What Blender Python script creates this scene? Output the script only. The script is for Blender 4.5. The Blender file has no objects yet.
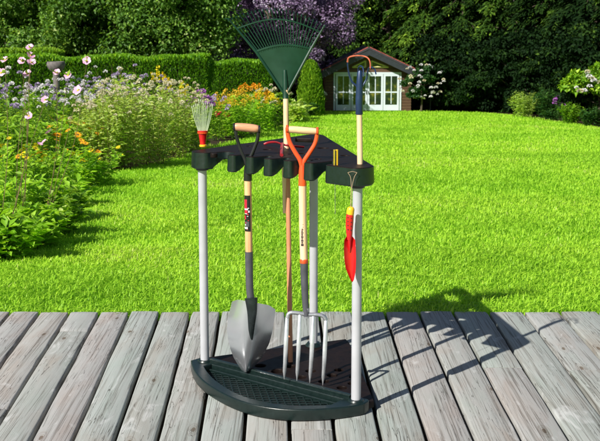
import bpy, math, random
import numpy as np
from mathutils import Vector, Matrix
random.seed(7); rng = np.random.default_rng(11)
R = math.radians
S = bpy.context.scene; COL = S.collection

# ------------------------------------------------------------------ camera
F, CX, CY, CH = 1100.0, 300.0, 188.0, 1.4
P = math.atan(163/1100)
cam = bpy.data.objects.new('camera', bpy.data.cameras.new('camera')); COL.objects.link(cam)
cam.location = (0, 0, CH); cam.rotation_euler = (math.pi/2-P, 0, 0)
cam.data.sensor_width = 36; cam.data.lens = F/600*36; cam.data.shift_y = -32.5/600
cam.data.clip_start = .05; cam.data.clip_end = 1500
cam.data.dof.use_dof = True; cam.data.dof.focus_distance = 4.25; cam.data.dof.aperture_fstop = 16
S.camera = cam

def ray(px, py):                      # survey helper: direction of a point measured in the photograph
    x = (px-CX)/F; y = -(py-CY)/F
    return x, math.cos(P)+y*math.sin(P), -math.sin(P)+y*math.cos(P)
def AZ(px, py, z=0.0):                # point at known height
    r = ray(px, py); t = (z-CH)/r[2]; return Vector((r[0]*t, r[1]*t, z))
def AY(px, py, Y):                    # point at known distance
    r = ray(px, py); t = Y/r[1]; return Vector((r[0]*t, Y, CH+r[2]*t))
G0, GS, GY0, GY1 = -.046, .051, 5.3, 62.0
def gz(Y):                            # terrain height
    return G0-GS*(min(max(Y, GY0), GY1)-GY0)
def G(px, py):                        # point on the sloping lawn
    r = ray(px, py); t = (G0+GS*GY0-CH)/(r[2]+GS*r[1]); return Vector((r[0]*t, r[1]*t, gz(r[1]*t)))

# ------------------------------------------------------------------ materials
def lin(h):
    return tuple(((c/255)/12.92 if c/255 <= .04045 else ((c/255+.055)/1.055)**2.4) for c in h)
def newmat(name):
    m = bpy.data.materials.new(name); m.use_nodes = True; nt = m.node_tree; nt.nodes.clear()
    out = nt.nodes.new('ShaderNodeOutputMaterial'); return m, nt, out
def N(nt, t, **kw):
    n = nt.nodes.new(t)
    for k, v in kw.items():
        if k.startswith('i_'): n.inputs[int(k[2:]) if k[2:].isdigit() else k[2:].replace('_', ' ')].default_value = v
        else: setattr(n, k, v)
    return n
def ramp(nt, stops):
    r = nt.nodes.new('ShaderNodeValToRGB'); e = r.color_ramp.elements
    while len(e) < len(stops): e.new(.5)
    for el, (p, c) in zip(e, stops): el.position = p; el.color = (*c, 1) if len(c) == 3 else c
    return r
def mat(name, c, rough=.5, metal=0, var=.12, scale=30, stretch=(1, 1, 1), bump=.0, spec=.5, coat=0):
    m, nt, out = newmat(name)
    b = N(nt, 'ShaderNodeBsdfPrincipled'); b.inputs['Roughness'].default_value = rough
    b.inputs['Metallic'].default_value = metal; b.inputs['Specular IOR Level'].default_value = spec
    b.inputs['Coat Weight'].default_value = coat
    tc = N(nt, 'ShaderNodeTexCoord'); mp = N(nt, 'ShaderNodeMapping'); mp.inputs['Scale'].default_value = stretch
    n = N(nt, 'ShaderNodeTexNoise'); n.inputs['Scale'].default_value = scale; n.inputs['Detail'].default_value = 5
    nt.links.new(tc.outputs['Object'], mp.inputs[0]); nt.links.new(mp.outputs[0], n.inputs['Vector'])
    rp = ramp(nt, [(.3, tuple(max(0, x*(1-var)) for x in c)), (.7, tuple(min(1, x*(1+var)) for x in c))])
    nt.links.new(n.outputs['Fac'], rp.inputs[0]); nt.links.new(rp.outputs[0], b.inputs['Base Color'])
    rr = N(nt, 'ShaderNodeMapRange'); rr.inputs['To Min'].default_value = max(.02, rough-.08); rr.inputs['To Max'].default_value = min(1, rough+.1)
    nt.links.new(n.outputs['Fac'], rr.inputs['Value']); nt.links.new(rr.outputs[0], b.inputs['Roughness'])
    if bump:
        bp = N(nt, 'ShaderNodeBump'); bp.inputs['Strength'].default_value = bump; bp.inputs['Distance'].default_value = .004
        nt.links.new(n.outputs['Fac'], bp.inputs['Height']); nt.links.new(bp.outputs[0], b.inputs['Normal'])
    nt.links.new(b.outputs[0], out.inputs[0]); return m
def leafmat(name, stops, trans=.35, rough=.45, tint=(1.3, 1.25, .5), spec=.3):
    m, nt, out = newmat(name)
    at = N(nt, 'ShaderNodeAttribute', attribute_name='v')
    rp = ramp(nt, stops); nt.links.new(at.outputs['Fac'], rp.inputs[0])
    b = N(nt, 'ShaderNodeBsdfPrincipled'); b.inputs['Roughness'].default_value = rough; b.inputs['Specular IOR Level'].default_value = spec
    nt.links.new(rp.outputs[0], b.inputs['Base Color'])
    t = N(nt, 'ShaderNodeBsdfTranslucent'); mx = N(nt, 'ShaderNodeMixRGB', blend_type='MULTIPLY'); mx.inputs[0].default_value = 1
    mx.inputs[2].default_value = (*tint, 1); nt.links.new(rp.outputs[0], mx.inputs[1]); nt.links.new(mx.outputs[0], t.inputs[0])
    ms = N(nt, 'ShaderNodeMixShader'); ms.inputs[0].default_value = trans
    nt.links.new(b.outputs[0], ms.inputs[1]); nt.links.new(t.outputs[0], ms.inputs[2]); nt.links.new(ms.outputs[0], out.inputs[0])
    return m

M = {}
M['plastic'] = mat('dark_green_plastic', (.0042, .0125, .0112), .33, 0, .2, 60, bump=.12, spec=.6)
M['plastic_dark'] = mat('black_plastic', (.0105, .0062, .0052), .5, 0, .35, 40, bump=.25, spec=.13)
M['pole'] = mat('pale_grey_pole', (.42, .425, .455), .24, 0, .10, 9, spec=.6)
M['pole_back'] = M['pole']
M['steel'] = mat('brushed_steel', (.72, .74, .79), .22, .85, .05, 9, (1, 1, 1), .03)
M['forged'] = mat('forged_steel', (.50, .51, .55), .36, .75, .18, 40, bump=.2)
M['tine'] = mat('polished_tine', (.72, .74, .78), .33, .65, .12, 30, bump=.1)
M['socket'] = mat('grey_painted_socket', (.10, .10, .12), .38, .35, .15, 30)
M['black'] = mat('black_painted_metal', (.014, .014, .016), .32, .1, .2, 30)
M['frog'] = mat('dark_frog', (.025, .033, .035), .25, .5, .3, 40)
M['orange'] = mat('orange_red_paint', (.78, .085, .02), .3, 0, .06, 20, coat=.3)
M['red'] = mat('red_paint', (.60, .010, .012), .3, 0, .10, 25, coat=.3)
M['salmon'] = mat('worn_orange_paint', (.42, .10, .05), .4, 0, .3, 60)
M['darkred'] = mat('dark_red_paint', (.30, .012, .02), .35, 0, .15, 25)
M['yellow'] = mat('yellow_plastic', (.85, .48, .02), .35, 0, .08, 20)
M['brass'] = mat('brass', (.80, .52, .10), .25, .8, .1, 30)
M['blue'] = mat('dark_blue_paint', (.016, .035, .095), .35, .2, .2, 30)
M['rakegreen'] = mat('rake_green_plastic', (.003, .036, .018), .42, 0, .15, 25, bump=.08)
M['twine'] = mat('twine', (.35, .25, .16), .9)
M['wire'] = mat('thin_wire', (.25, .26, .24), .4, .7)
M['grip'] = mat('varnished_grip_wood', (.62, .30, .17), .34, 0, .2, 10, (3, 30, 30), coat=.3)
M['gripale'] = mat('pale_grip_wood', (.78, .52, .30), .4, 0, .12, 10, (3, 30, 30), coat=.2)
M['palewire'] = mat('pale_sprung_tine', (.62, .68, .52), .3, .5, .1)
M['labelblack'] = mat('black_label', (.012, .011, .012), .35, 0, .3, 80)
M['labelred'] = mat('red_label_print', (.50, .015, .04), .4, 0, .2, 200)
M['labelwhite'] = mat('white_label_print', (.75, .72, .74), .4)
M['ink'] = mat('ink', (.03, .02, .02), .6)

def woodshaft(name, c1, c2, dark):
    m, nt, out = newmat(name)
    b = N(nt, 'ShaderNodeBsdfPrincipled'); b.inputs['Roughness'].default_value = .42
    tc = N(nt, 'ShaderNodeTexCoord'); mp = N(nt, 'ShaderNodeMapping'); mp.inputs['Scale'].default_value = (90, 90, 3.5)
    n = N(nt, 'ShaderNodeTexNoise'); n.inputs['Scale'].default_value = 1; n.inputs['Detail'].default_value = 6; n.inputs['Distortion'].default_value = .6
    nt.links.new(tc.outputs['Object'], mp.inputs[0]); nt.links.new(mp.outputs[0], n.inputs['Vector'])
    rp = ramp(nt, [(.25, dark), (.42, c1), (.65, c2), (.8, c1)]); nt.links.new(n.outputs['Fac'], rp.inputs[0])
    nt.links.new(rp.outputs[0], b.inputs['Base Color']); b.inputs['Coat Weight'].default_value = .15
    nt.links.new(b.outputs[0], out.inputs[0]); return m
M['ash'] = woodshaft('ash_shaft', (.70, .37, .17), (.80, .50, .27), (.48, .20, .08))
M['shadewood'] = woodshaft('shaded_reddish_shaft', (.54, .22, .11), (.60, .26, .14), (.44, .15, .07))  # shaft wood reddened and darkened to imitate shade below the shelf
M['ashpale'] = woodshaft('pale_shaft', (.78, .52, .30), (.86, .62, .40), (.62, .36, .18))

def deckmat():
    m, nt, out = newmat('weathered_deck_boards')
    L = nt.links.new
    b = N(nt, 'ShaderNodeBsdfPrincipled'); b.inputs['Roughness'].default_value = .78; b.inputs['Specular IOR Level'].default_value = .25
    tc = N(nt, 'ShaderNodeTexCoord'); at = N(nt, 'ShaderNodeAttribute', attribute_name='rnd')
    sc = N(nt, 'ShaderNodeVectorMath', operation='MULTIPLY_ADD')
    cb = N(nt, 'ShaderNodeCombineXYZ')
    mu = N(nt, 'ShaderNodeMath', operation='MULTIPLY'); mu.inputs[1].default_value = 37.0
    L(at.outputs['Fac'], mu.inputs[0]); L(mu.outputs[0], cb.inputs[0]); L(mu.outputs[0], cb.inputs[1]); L(mu.outputs[0], cb.inputs[2])
    ad = N(nt, 'ShaderNodeVectorMath', operation='ADD'); L(tc.outputs['Object'], ad.inputs[0]); L(cb.outputs[0], ad.inputs[1])
    def noise(scale, s, det=6, dist=0.0, rough=.55):
        mp = N(nt, 'ShaderNodeMapping'); mp.inputs['Scale'].default_value = s
        n = N(nt, 'ShaderNodeTexNoise'); n.inputs['Scale'].default_value = scale; n.inputs['Detail'].default_value = det
        n.inputs['Distortion'].default_value = dist; n.inputs['Roughness'].default_value = rough
        L(ad.outputs[0], mp.inputs[0]); L(mp.outputs[0], n.inputs['Vector']); return n
    tintn = ramp(nt, [(0, (.365, .355, .345)), (.25, (.335, .365, .345)), (.45, (.39, .385, .37)), (.65, (.345, .37, .35)), (.85, (.37, .36, .355)), (1, (.355, .38, .365))])
    L(at.outputs['Fac'], tintn.inputs[0])
    fine = noise(1, (62, 1.15, 20), 9, 1.3, .60); fr = ramp(nt, [(.29, (.34, .31, .29)), (.42, (.78, .76, .74)), (.50, (1.0, 1.0, 1.0)), (.62, (.93, .92, .91)), (.78, (1.22, 1.22, 1.22))]); L(fine.outputs['Fac'], fr.inputs[0])
    m1 = N(nt, 'ShaderNodeMixRGB', blend_type='MULTIPLY'); m1.inputs[0].default_value = 1; L(tintn.outputs[0], m1.inputs[1]); L(fr.outputs[0], m1.inputs[2])
    blot = noise(1, (9, 2.2, 5), 5, .4); br = ramp(nt, [(.30, (.92, .82, .77)), (.5, (1, 1, 1)), (.72, (.92, .98, .95))]); L(blot.outputs['Fac'], br.inputs[0])
    m2 = N(nt, 'ShaderNodeMixRGB', blend_type='MULTIPLY'); m2.inputs[0].default_value = .9; L(m1.outputs[0], m2.inputs[1]); L(br.outputs[0], m2.inputs[2])
    # cracks along the grain
    ck = noise(1, (34, .8, 10), 3, 1.8, .5); cr = ramp(nt, [(.491, (1, 1, 1)), (.4995, (.16, .13, .11)), (.508, (1, 1, 1))]); L(ck.outputs['Fac'], cr.inputs[0])
    cm = noise(1, (7, 1.5, 5), 2); cmr = ramp(nt, [(.42, (0, 0, 0)), (.50, (1, 1, 1))]); L(cm.outputs['Fac'], cmr.inputs[0])
    m3 = N(nt, 'ShaderNodeMixRGB', blend_type='MULTIPLY'); L(cmr.outputs[0], m3.inputs[0]); L(m2.outputs[0], m3.inputs[1]); L(cr.outputs[0], m3.inputs[2])
    # knots with rings
    mp = N(nt, 'ShaderNodeMapping'); mp.inputs['Scale'].default_value = (8.5, 3.0, .01); L(ad.outputs[0], mp.inputs[0])
    vo = N(nt, 'ShaderNodeTexVoronoi'); vo.inputs['Scale'].default_value = 1; vo.voronoi_dimensions = '2D'; wv = noise(1, (16, 9, 5), 3); wv2 = N(nt, 'ShaderNodeVectorMath', operation='SCALE'); wv2.inputs['Scale'].default_value = .16; L(wv.outputs['Color'], wv2.inputs[0]); wv3 = N(nt, 'ShaderNodeVectorMath', operation='ADD'); L(mp.outputs[0], wv3.inputs[0]); L(wv2.outputs[0], wv3.inputs[1]); L(wv3.outputs[0], vo.inputs['Vector'])
    kn = ramp(nt, [(.0, (.42, .34, .28)), (.055, (.5, .42, .36)), (.075, (1, 1, 1)), (.10, (.8, .74, .7)), (.12, (1, 1, 1)), (.16, (.86, .82, .8)), (.2, (1, 1, 1))]); L(vo.outputs['Distance'], kn.inputs[0])
    sel = N(nt, 'ShaderNodeSeparateColor'); L(vo.outputs['Color'], sel.inputs[0])
    gt = N(nt, 'ShaderNodeMath', operation='GREATER_THAN'); gt.inputs[1].default_value = .80; L(sel.outputs[0], gt.inputs[0])
    m4 = N(nt, 'ShaderNodeMixRGB', blend_type='MULTIPLY'); L(gt.outputs[0], m4.inputs[0]); L(m3.outputs[0], m4.inputs[1]); L(kn.outputs[0], m4.inputs[2])
    # pale worn patches
    wn = noise(1, (14, 5, 5), 6, .8); wr = ramp(nt, [(.60, (0, 0, 0)), (.70, (1, 1, 1))]); L(wn.outputs['Fac'], wr.inputs[0])
    m5 = N(nt, 'ShaderNodeMixRGB', blend_type='MIX'); ml = N(nt, 'ShaderNodeMath', operation='MULTIPLY'); ml.inputs[1].default_value = .4
    L(wr.outputs[0], ml.inputs[0]); L(ml.outputs[0], m5.inputs[0]); L(m4.outputs[0], m5.inputs[1]); m5.inputs[2].default_value = (.62, .62, .62, 1)
    L(m5.outputs[0], b.inputs['Base Color'])
    bp = N(nt, 'ShaderNodeBump'); bp.inputs['Strength'].default_value = .55; bp.inputs['Distance'].default_value = .004
    hm = N(nt, 'ShaderNodeMath', operation='MULTIPLY'); bw = N(nt, 'ShaderNodeRGBToBW'); L(m4.outputs[0], bw.inputs[0])
    L(bw.outputs[0], hm.inputs[0]); hm.inputs[1].default_value = 2.0; L(hm.outputs[0], bp.inputs['Height']); L(bp.outputs[0], b.inputs['Normal'])
    L(b.outputs[0], out.inputs[0]); return m
M['deck'] = deckmat()
def groundmat(name, stops, scale, det=8, bump=.5, second=None):
    m, nt, out = newmat(name); L = nt.links.new
    b = N(nt, 'ShaderNodeBsdfPrincipled'); b.inputs['Roughness'].default_value = .9; b.inputs['Specular IOR Level'].default_value = .1
    tc = N(nt, 'ShaderNodeTexCoord'); n = N(nt, 'ShaderNodeTexNoise'); n.inputs['Scale'].default_value = scale; n.inputs['Detail'].default_value = det
    n.inputs['Roughness'].default_value = .7
    L(tc.outputs['Object'], n.inputs['Vector']); rp = ramp(nt, stops); L(n.outputs['Fac'], rp.inputs[0])
    L(rp.outputs[0], b.inputs['Base Color'])
    bp = N(nt, 'ShaderNodeBump'); bp.inputs['Strength'].default_value = bump; bp.inputs['Distance'].default_value = .03
    L(n.outputs['Fac'], bp.inputs['Height']); L(bp.outputs[0], b.inputs['Normal']); L(b.outputs[0], out.inputs[0]); return m
M['lawn'] = groundmat('lawn_ground', [(.3, (.16, .40, .006)), (.5, (.26, .54, .008)), (.7, (.34, .62, .012))], 14)
M['soil'] = groundmat('dark_soil', [(.3, (.018, .013, .008)), (.6, (.05, .036, .022)), (.8, (.08, .06, .035))], 18)
def grassmat():
    m, nt, out = newmat('grass_blades'); L = nt.links.new
    at = N(nt, 'ShaderNodeAttribute', attribute_name='v')
    tc = N(nt, 'ShaderNodeTexCoord'); n = N(nt, 'ShaderNodeTexNoise'); n.inputs['Scale'].default_value = .55; n.inputs['Detail'].default_value = 3
    L(tc.outputs['Object'], n.inputs['Vector'])
    rp = ramp(nt, [(0, (.16, .38, .02)), (.35, (.32, .60, .032)), (.72, (.48, .76, .06)), (.93, (.54, .78, .05)), (1, (.66, .70, .22))]); 
    ad = N(nt, 'ShaderNodeMath', operation='ADD'); mm = N(nt, 'ShaderNodeMath', operation='MULTIPLY_ADD'); mm.inputs[1].default_value = 1.1; mm.inputs[2].default_value = -.55
    L(n.outputs['Fac'], mm.inputs[0]); L(mm.outputs[0], ad.inputs[0]); L(at.outputs['Fac'], ad.inputs[1]); L(ad.outputs[0], rp.inputs[0])
    b = N(nt, 'ShaderNodeBsdfPrincipled'); b.inputs['Roughness'].default_value = .45; b.inputs['Specular IOR Level'].default_value = .2
    L(rp.outputs[0], b.inputs['Base Color']); t = N(nt, 'ShaderNodeBsdfTranslucent'); L(rp.outputs[0], t.inputs[0])
    ms = N(nt, 'ShaderNodeMixShader'); ms.inputs[0].default_value = .5; L(b.outputs[0], ms.inputs[1]); L(t.outputs[0], ms.inputs[2]); L(ms.outputs[0], out.inputs[0])
    return m
M['grass'] = grassmat()
g3 = lambda a, b, c, d=None: [(0, a), (.5, b), (.88, c), (1, d or c)]
M['lf_bright'] = leafmat('bright_green_leaves', g3((.12, .30, .012), (.28, .54, .03), (.48, .74, .08), (.55, .78, .12)), .48)
M['lf_mid'] = leafmat('mid_green_leaves', g3((.08, .21, .015), (.20, .40, .03), (.40, .62, .07), (.60, .74, .20)), .48)
M['lf_deep'] = leafmat('deep_green_leaves', g3((.012, .045, .012), (.03, .10, .02), (.08, .19, .03)))
M['lf_pale'] = leafmat('pale_green_leaves', g3((.22, .36, .06), (.46, .62, .15), (.70, .78, .34), (.72, .74, .40)), .5)
M['lf_tree'] = leafmat('broadleaf_tree_leaves', g3((.026, .075, .012), (.085, .20, .022), (.25, .43, .06), (.55, .68, .22)), .4)
M['lf_tree_light'] = leafmat('lighter_tree_leaves', g3((.030, .085, .015), (.105, .24, .03), (.30, .50, .08), (.62, .74, .30)), .42)
M['lf_dark'] = leafmat('shaded_evergreen_leaves', g3((.004, .013, .004), (.009, .027, .006), (.026, .060, .009), (.08, .15, .015)), .12, spec=.08, rough=.7)  # leaf colour kept very dark in place of shade on these trees
M['lf_conifer'] = leafmat('conifer_sprays', g3((.005, .018, .004), (.018, .048, .007), (.070, .14, .014), (.24, .36, .04)), .15, spec=.1, rough=.65)  # dark base tones carry the shade of the tree wall
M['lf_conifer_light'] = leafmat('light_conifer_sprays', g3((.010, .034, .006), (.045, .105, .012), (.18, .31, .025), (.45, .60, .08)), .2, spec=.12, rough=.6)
M['lf_plum'] = leafmat('plum_leaves', g3((.05, .03, .06), (.19, .125, .23), (.40, .30, .48), (.72, .62, .78)), .2, tint=(1.2, .8, 1.1))
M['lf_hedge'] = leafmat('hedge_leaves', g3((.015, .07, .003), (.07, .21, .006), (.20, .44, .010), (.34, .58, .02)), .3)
M['lf_thuja'] = leafmat('thuja_leaves', g3((.05, .14, .006), (.13, .29, .01), (.27, .46, .02), (.38, .56, .04)), .3)
M['core'] = mat('foliage_core_shade', (.012, .018, .006), .9, 0, .4, 8)  # dark fill colour standing in for shade inside clipped foliage
M['bark'] = mat('bark', (.075, .055, .04), .9, 0, .35, 9, (1, 1, .3), .9)
M['stem'] = mat('green_stems', (.08, .17, .03), .6, 0, .3, 20)
M['stemdry'] = mat('brown_stems', (.16, .11, .05), .7, 0, .3, 20)
def petal(name, a, b): return leafmat(name, [(0, a), (1, b)], .25, tint=(1, 1, 1), spec=.15)
M['p_pink'] = petal('pink_petals', (.72, .34, .58), (.90, .64, .82))
M['p_white'] = petal('white_petals', (.72, .70, .74), (.88, .86, .84))
M['p_cream'] = petal('cream_petals', (.66, .58, .36), (.80, .76, .60))
M['p_mauve'] = petal('mauve_petals', (.36, .28, .48), (.66, .56, .74))
M['p_purple'] = petal('purple_petals', (.36, .09, .46), (.60, .24, .66))
M['p_red'] = petal('red_petals', (.62, .01, .06), (.78, .06, .14))
M['p_yellow'] = petal('yellow_petals', (.80, .60, .01), (.90, .78, .03))
M['p_orange'] = petal('orange_petals', (.85, .30, .01), (.92, .50, .03))
M['p_gold'] = petal('golden_petals', (.66, .42, .02), (.82, .60, .06))
M['f_centre'] = mat('yellow_flower_centre', (.75, .45, .02), .8)
M['f_brown'] = mat('brown_flower_centre', (.12, .05, .015), .8)
M['shedwall'] = mat('brown_boards', (.10, .048, .028), .7, 0, .25, 6, (1, 1, 12), .3)
M['fascia'] = mat('slate_blue_fascia', (.020, .024, .032), .5, 0, .15, 10)
M['slate'] = mat('dark_roofing', (.035, .032, .04), .85, 0, .3, 12)
M['tile'] = mat('red_roof_tiles', (.30, .06, .045), .7, 0, .3, 12, bump=.4)
M['whitepaint'] = mat('pale_blue_white_paint', (.58, .64, .70), .45, 0, .04, 10)
M['cream'] = mat('cream_window_frame', (.55, .50, .22), .5, 0, .08, 10)
M['stone'] = mat('weathered_stone', (.15, .135, .13), .85, 0, .3, 18, bump=.6)
M['lampmetal'] = mat('lamp_metal', (.02, .022, .022), .4, .5)
M['lampcap'] = mat('lamp_cap', (.24, .28, .27), .4)
def glassmat():
    m, nt, out = newmat('window_glass'); L = nt.links.new
    b = N(nt, 'ShaderNodeBsdfPrincipled'); b.inputs['Roughness'].default_value = .06; b.inputs['Specular IOR Level'].default_value = .6
    tc = N(nt, 'ShaderNodeTexCoord'); n = N(nt, 'ShaderNodeTexNoise'); n.inputs['Scale'].default_value = 3.5; L(tc.outputs['Object'], n.inputs['Vector'])
    rp = ramp(nt, [(.42, (.010, .016, .014)), (.56, (.03, .045, .015)), (.68, (.18, .16, .03))]); L(n.outputs['Fac'], rp.inputs[0]); L(rp.outputs[0], b.inputs['Base Color'])  # yellowish patches paint garden reflections into the pane colour
    L(b.outputs[0], out.inputs[0]); return m
M['glass'] = glassmat()

# ------------------------------------------------------------------ object helpers
def wloc(o):
    v = Vector((0, 0, 0))
    while o: v = v+o.location; o = o.parent
    return v
def finish(me, name, m, parent, smooth=True, angle=40):
    for x in (m if isinstance(m, (list, tuple)) else [m]): me.materials.append(x)
    if smooth and len(me.polygons) < 200000:
        me.polygons.foreach_set('use_smooth', np.ones(len(me.polygons), dtype=bool))
        me.set_sharp_from_angle(angle=R(angle))
    o = bpy.data.objects.new(name, me); COL.objects.link(o)
    if parent: o.parent = parent
    return o
def tag(o, label=None, cat=None, group=None, kind=None):
    if label: o['label'] = label
    if cat: o['category'] = cat
    if group: o['group'] = group
    if kind: o['kind'] = kind
    return o
def empty(name, loc, label, cat, group=None):
    o = bpy.data.objects.new(name, None); o.empty_display_size = .1; COL.objects.link(o); o.location = loc
    return tag(o, label, cat, group)
class MB:
    def __init__(s): s.v = []; s.f = []; s.mi = []; s.cur = 0
    def add(s, vs, fs):
        n = len(s.v); s.v += [tuple(v) for v in vs]
        for f in fs: s.f.append([i+n for i in f]); s.mi.append(s.cur)
        return s
    def box(s, c, d, rot=None):
        c = Vector(c); h = Vector(d)/2
        vs = [Vector((x*h.x, y*h.y, z*h.z)) for x in (-1, 1) for y in (-1, 1) for z in (-1, 1)]
        if rot: vs = [rot @ v for v in vs]
        return s.add([c+v for v in vs], [(0, 1, 3, 2), (4, 6, 7, 5), (0, 4, 5, 1), (2, 3, 7, 6), (0, 2, 6, 4), (1, 5, 7, 3)])
    def tube(s, pts, rad, seg=12, cap=True, flat=None):
        pts = [Vector(p) for p in pts]; n = len(pts)
        if not isinstance(rad, (list, tuple)): rad = [rad]*n
        t0 = (pts[1]-pts[0]).normalized(); ref = Vector((0, 1, 0)) if abs(t0.y) < .9 else Vector((1, 0, 0))
        rings = []; u = t0.cross(ref).normalized()
        for i, p in enumerate(pts):
            t = (pts[min(i+1, n-1)]-pts[max(i-1, 0)]).normalized()
            u = (u-t*u.dot(t)).normalized(); w = t.cross(u)
            fu, fw = (1, 1) if not flat else flat
            rings.append([p+(u*math.cos(a)*fu+w*math.sin(a)*fw)*rad[i] for a in [2*math.pi*k/seg for k in range(seg)]])
        vs = [v for r in rings for v in r]; fs = []
        for i in range(n-1):
            for k in range(seg):
                a = i*seg+k; b = i*seg+(k+1) % seg; fs.append((a, b, b+seg, a+seg))
        if cap: fs.append(tuple(range(seg-1, -1, -1))); fs.append(tuple(range((n-1)*seg, n*seg)))
        return s.add(vs, fs)
    def lathe(s, c, prof, seg=24, axis='z'):
        c = Vector(c); vs = []
        for r, h in prof:
            for k in range(seg):
                a = 2*math.pi*k/seg; vs.append(c+Vector((r*math.cos(a), r*math.sin(a), h)))
        fs = []
        for i in range(len(prof)-1):
            for k in range(seg):
                a = i*seg+k; b = i*seg+(k+1) % seg; fs.append((a, b, b+seg, a+seg))
        fs.append(tuple(range(seg-1, -1, -1))); fs.append(tuple(range((len(prof)-1)*seg, len(prof)*seg)))
        return s.add(vs, fs)
    def build(s, name, m, parent=None, smooth=True, angle=40):
        off = wloc(parent) if parent else Vector((0, 0, 0))
        me = bpy.data.meshes.new(name); me.from_pydata([tuple(Vector(v)-off) for v in s.v], [], s.f); me.validate(); me.update()
        if isinstance(m, (list, tuple)): me.polygons.foreach_set('material_index', s.mi)
        return finish(me, name, m, parent, smooth, angle)
def smoothpts(pts, k=6):              # Catmull-Rom through the points
    pts = [Vector(p) for p in pts]; q = [pts[0]*2-pts[1]]+pts+[pts[-1]*2-pts[-2]]; out = []
    for i in range(1, len(q)-2):
        for j in range(k):
            t = j/k; a, b, c, d = q[i-1:i+3]
            out.append(.5*((2*b)+(c-a)*t+(2*a-5*b+4*c-d)*t*t+(3*b-a-3*c+d)*t**3))
    return out+[pts[-1]]
def np_mesh(name, V, Fq, mats, parent=None, vals=None, mi=None):
    """V (n,3) array, Fq (m,k) index array"""
    off = np.array(wloc(parent)) if parent else 0
    V = np.asarray(V, dtype=np.float32)-np.asarray(off, dtype=np.float32); Fq = np.asarray(Fq, dtype=np.int32)
    me = bpy.data.meshes.new(name); me.vertices.add(len(V)); me.vertices.foreach_set('co', V.ravel())
    k = Fq.shape[1]; me.loops.add(Fq.size); me.loops.foreach_set('vertex_index', Fq.ravel())
    me.polygons.add(len(Fq)); me.polygons.foreach_set('loop_start', np.arange(0, Fq.size, k, dtype=np.int32))
    if mi is not None: me.polygons.foreach_set('material_index', np.asarray(mi, dtype=np.int32))
    me.update(calc_edges=True)
    if vals is not None:
        a = me.attributes.new('v', 'FLOAT', 'POINT'); a.data.foreach_set('value', np.asarray(vals, dtype=np.float32))
    return finish(me, name, mats, parent, smooth=False)
def unit(a): return a/np.maximum(np.linalg.norm(a, axis=-1, keepdims=True), 1e-9)
def leafgeo(Pt, D, Nn, L, W, v, fold=.25):
    n = len(Pt); D = unit(D); Sd = unit(np.cross(D, Nn)); Nn = np.cross(Sd, D)
    L = np.broadcast_to(np.asarray(L, dtype=float), (n,))[:, None]; W = np.broadcast_to(np.asarray(W, dtype=float), (n,))[:, None]
    a = Pt; b = Pt+D*L*.42+Sd*W*.5+Nn*W*fold; c = Pt+D*L-Nn*L*.12; d = Pt+D*L*.42-Sd*W*.5+Nn*W*fold
    V = np.stack([a, b, c, d], 1).reshape(-1, 3); i = np.arange(n)[:, None]*4
    Fq = np.concatenate([i+np.array([[0, 1, 2]]), i+np.array([[0, 2, 3]])], 0)
    return V, Fq, np.repeat(v, 4)
def leaves(name, Pt, D, Nn, L, W, v, m, parent):
    V, Fq, vv = leafgeo(Pt, D, Nn, L, W, v); return np_mesh(name, V, Fq, m, parent, vv)
def rdir(n): return unit(rng.normal(size=(n, 3)))

# curve based plates with holes
def plate(name, loops, z0, z1, m, parent, bevel=.003, xf=None):
    cu = bpy.data.curves.new(name, 'CURVE'); cu.dimensions = '2D'; cu.fill_mode = 'BOTH'
    cu.extrude = (z1-z0)/2-bevel; cu.bevel_depth = bevel; cu.bevel_resolution = 2
    for lp in loops:
        sp = cu.splines.new('POLY'); sp.points.add(len(lp)-1)
        for q, p in zip(sp.points, lp): q.co = (p[0], p[1], 0, 1)
        sp.use_cyclic_u = True
    o = bpy.data.objects.new('tmp', cu); COL.objects.link(o); dg = bpy.context.evaluated_depsgraph_get(); dg.update()
    me = bpy.data.meshes.new_from_object(o.evaluated_get(dg)); bpy.data.objects.remove(o)
    me.transform(Matrix.Translation((0, 0, (z0+z1)/2)))
    if xf is not None: me.transform(xf)
    if parent: me.transform(Matrix.Translation(-wloc(parent)))
    me.materials.clear(); me.name = name
    return finish(me, name, m, parent, True, 35)
def circ(c, r, n=20, sy=1.0, rev=True):
    a = [(c[0]+r*math.cos(2*math.pi*k/n), c[1]+r*sy*math.sin(2*math.pi*k/n)) for k in range(n)]
    return a[::-1] if rev else a
def roundpoly(pts, rad, k=5):
    out = []; n = len(pts)
    for i in range(n):
        p0, p1, p2 = Vector(pts[i-1][:2]), Vector(pts[i][:2]), Vector(pts[(i+1) % n][:2])
        r = pts[i][2] if len(pts[i]) > 2 else rad
        a = (p0-p1); b = (p2-p1); r = min(r, a.length*.48, b.length*.48)
        q0 = p1+a.normalized()*r; q2 = p1+b.normalized()*r
        for j in range(k+1):
            t = j/k; out.append(tuple(q0*(1-t)**2+p1*2*t*(1-t)+q2*t*t))
    return out

# ------------------------------------------------------------------ ground, lawn, soil, deck
mb = MB()
xs = [-300, -60, -20, 0, 20, 60, 300]; ys = [-200, 0, GY0, 15, 30, 45, GY1, 120, 600]
vs = [(x, y, gz(y)) for y in ys for x in xs]; nx = len(xs)
mb.add(vs, [(j*nx+i, j*nx+i+1, (j+1)*nx+i+1, (j+1)*nx+i) for j in range(len(ys)-1) for i in range(nx-1)])
tag(mb.build('lawn', M['lawn'], smooth=False), kind='structure')

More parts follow.
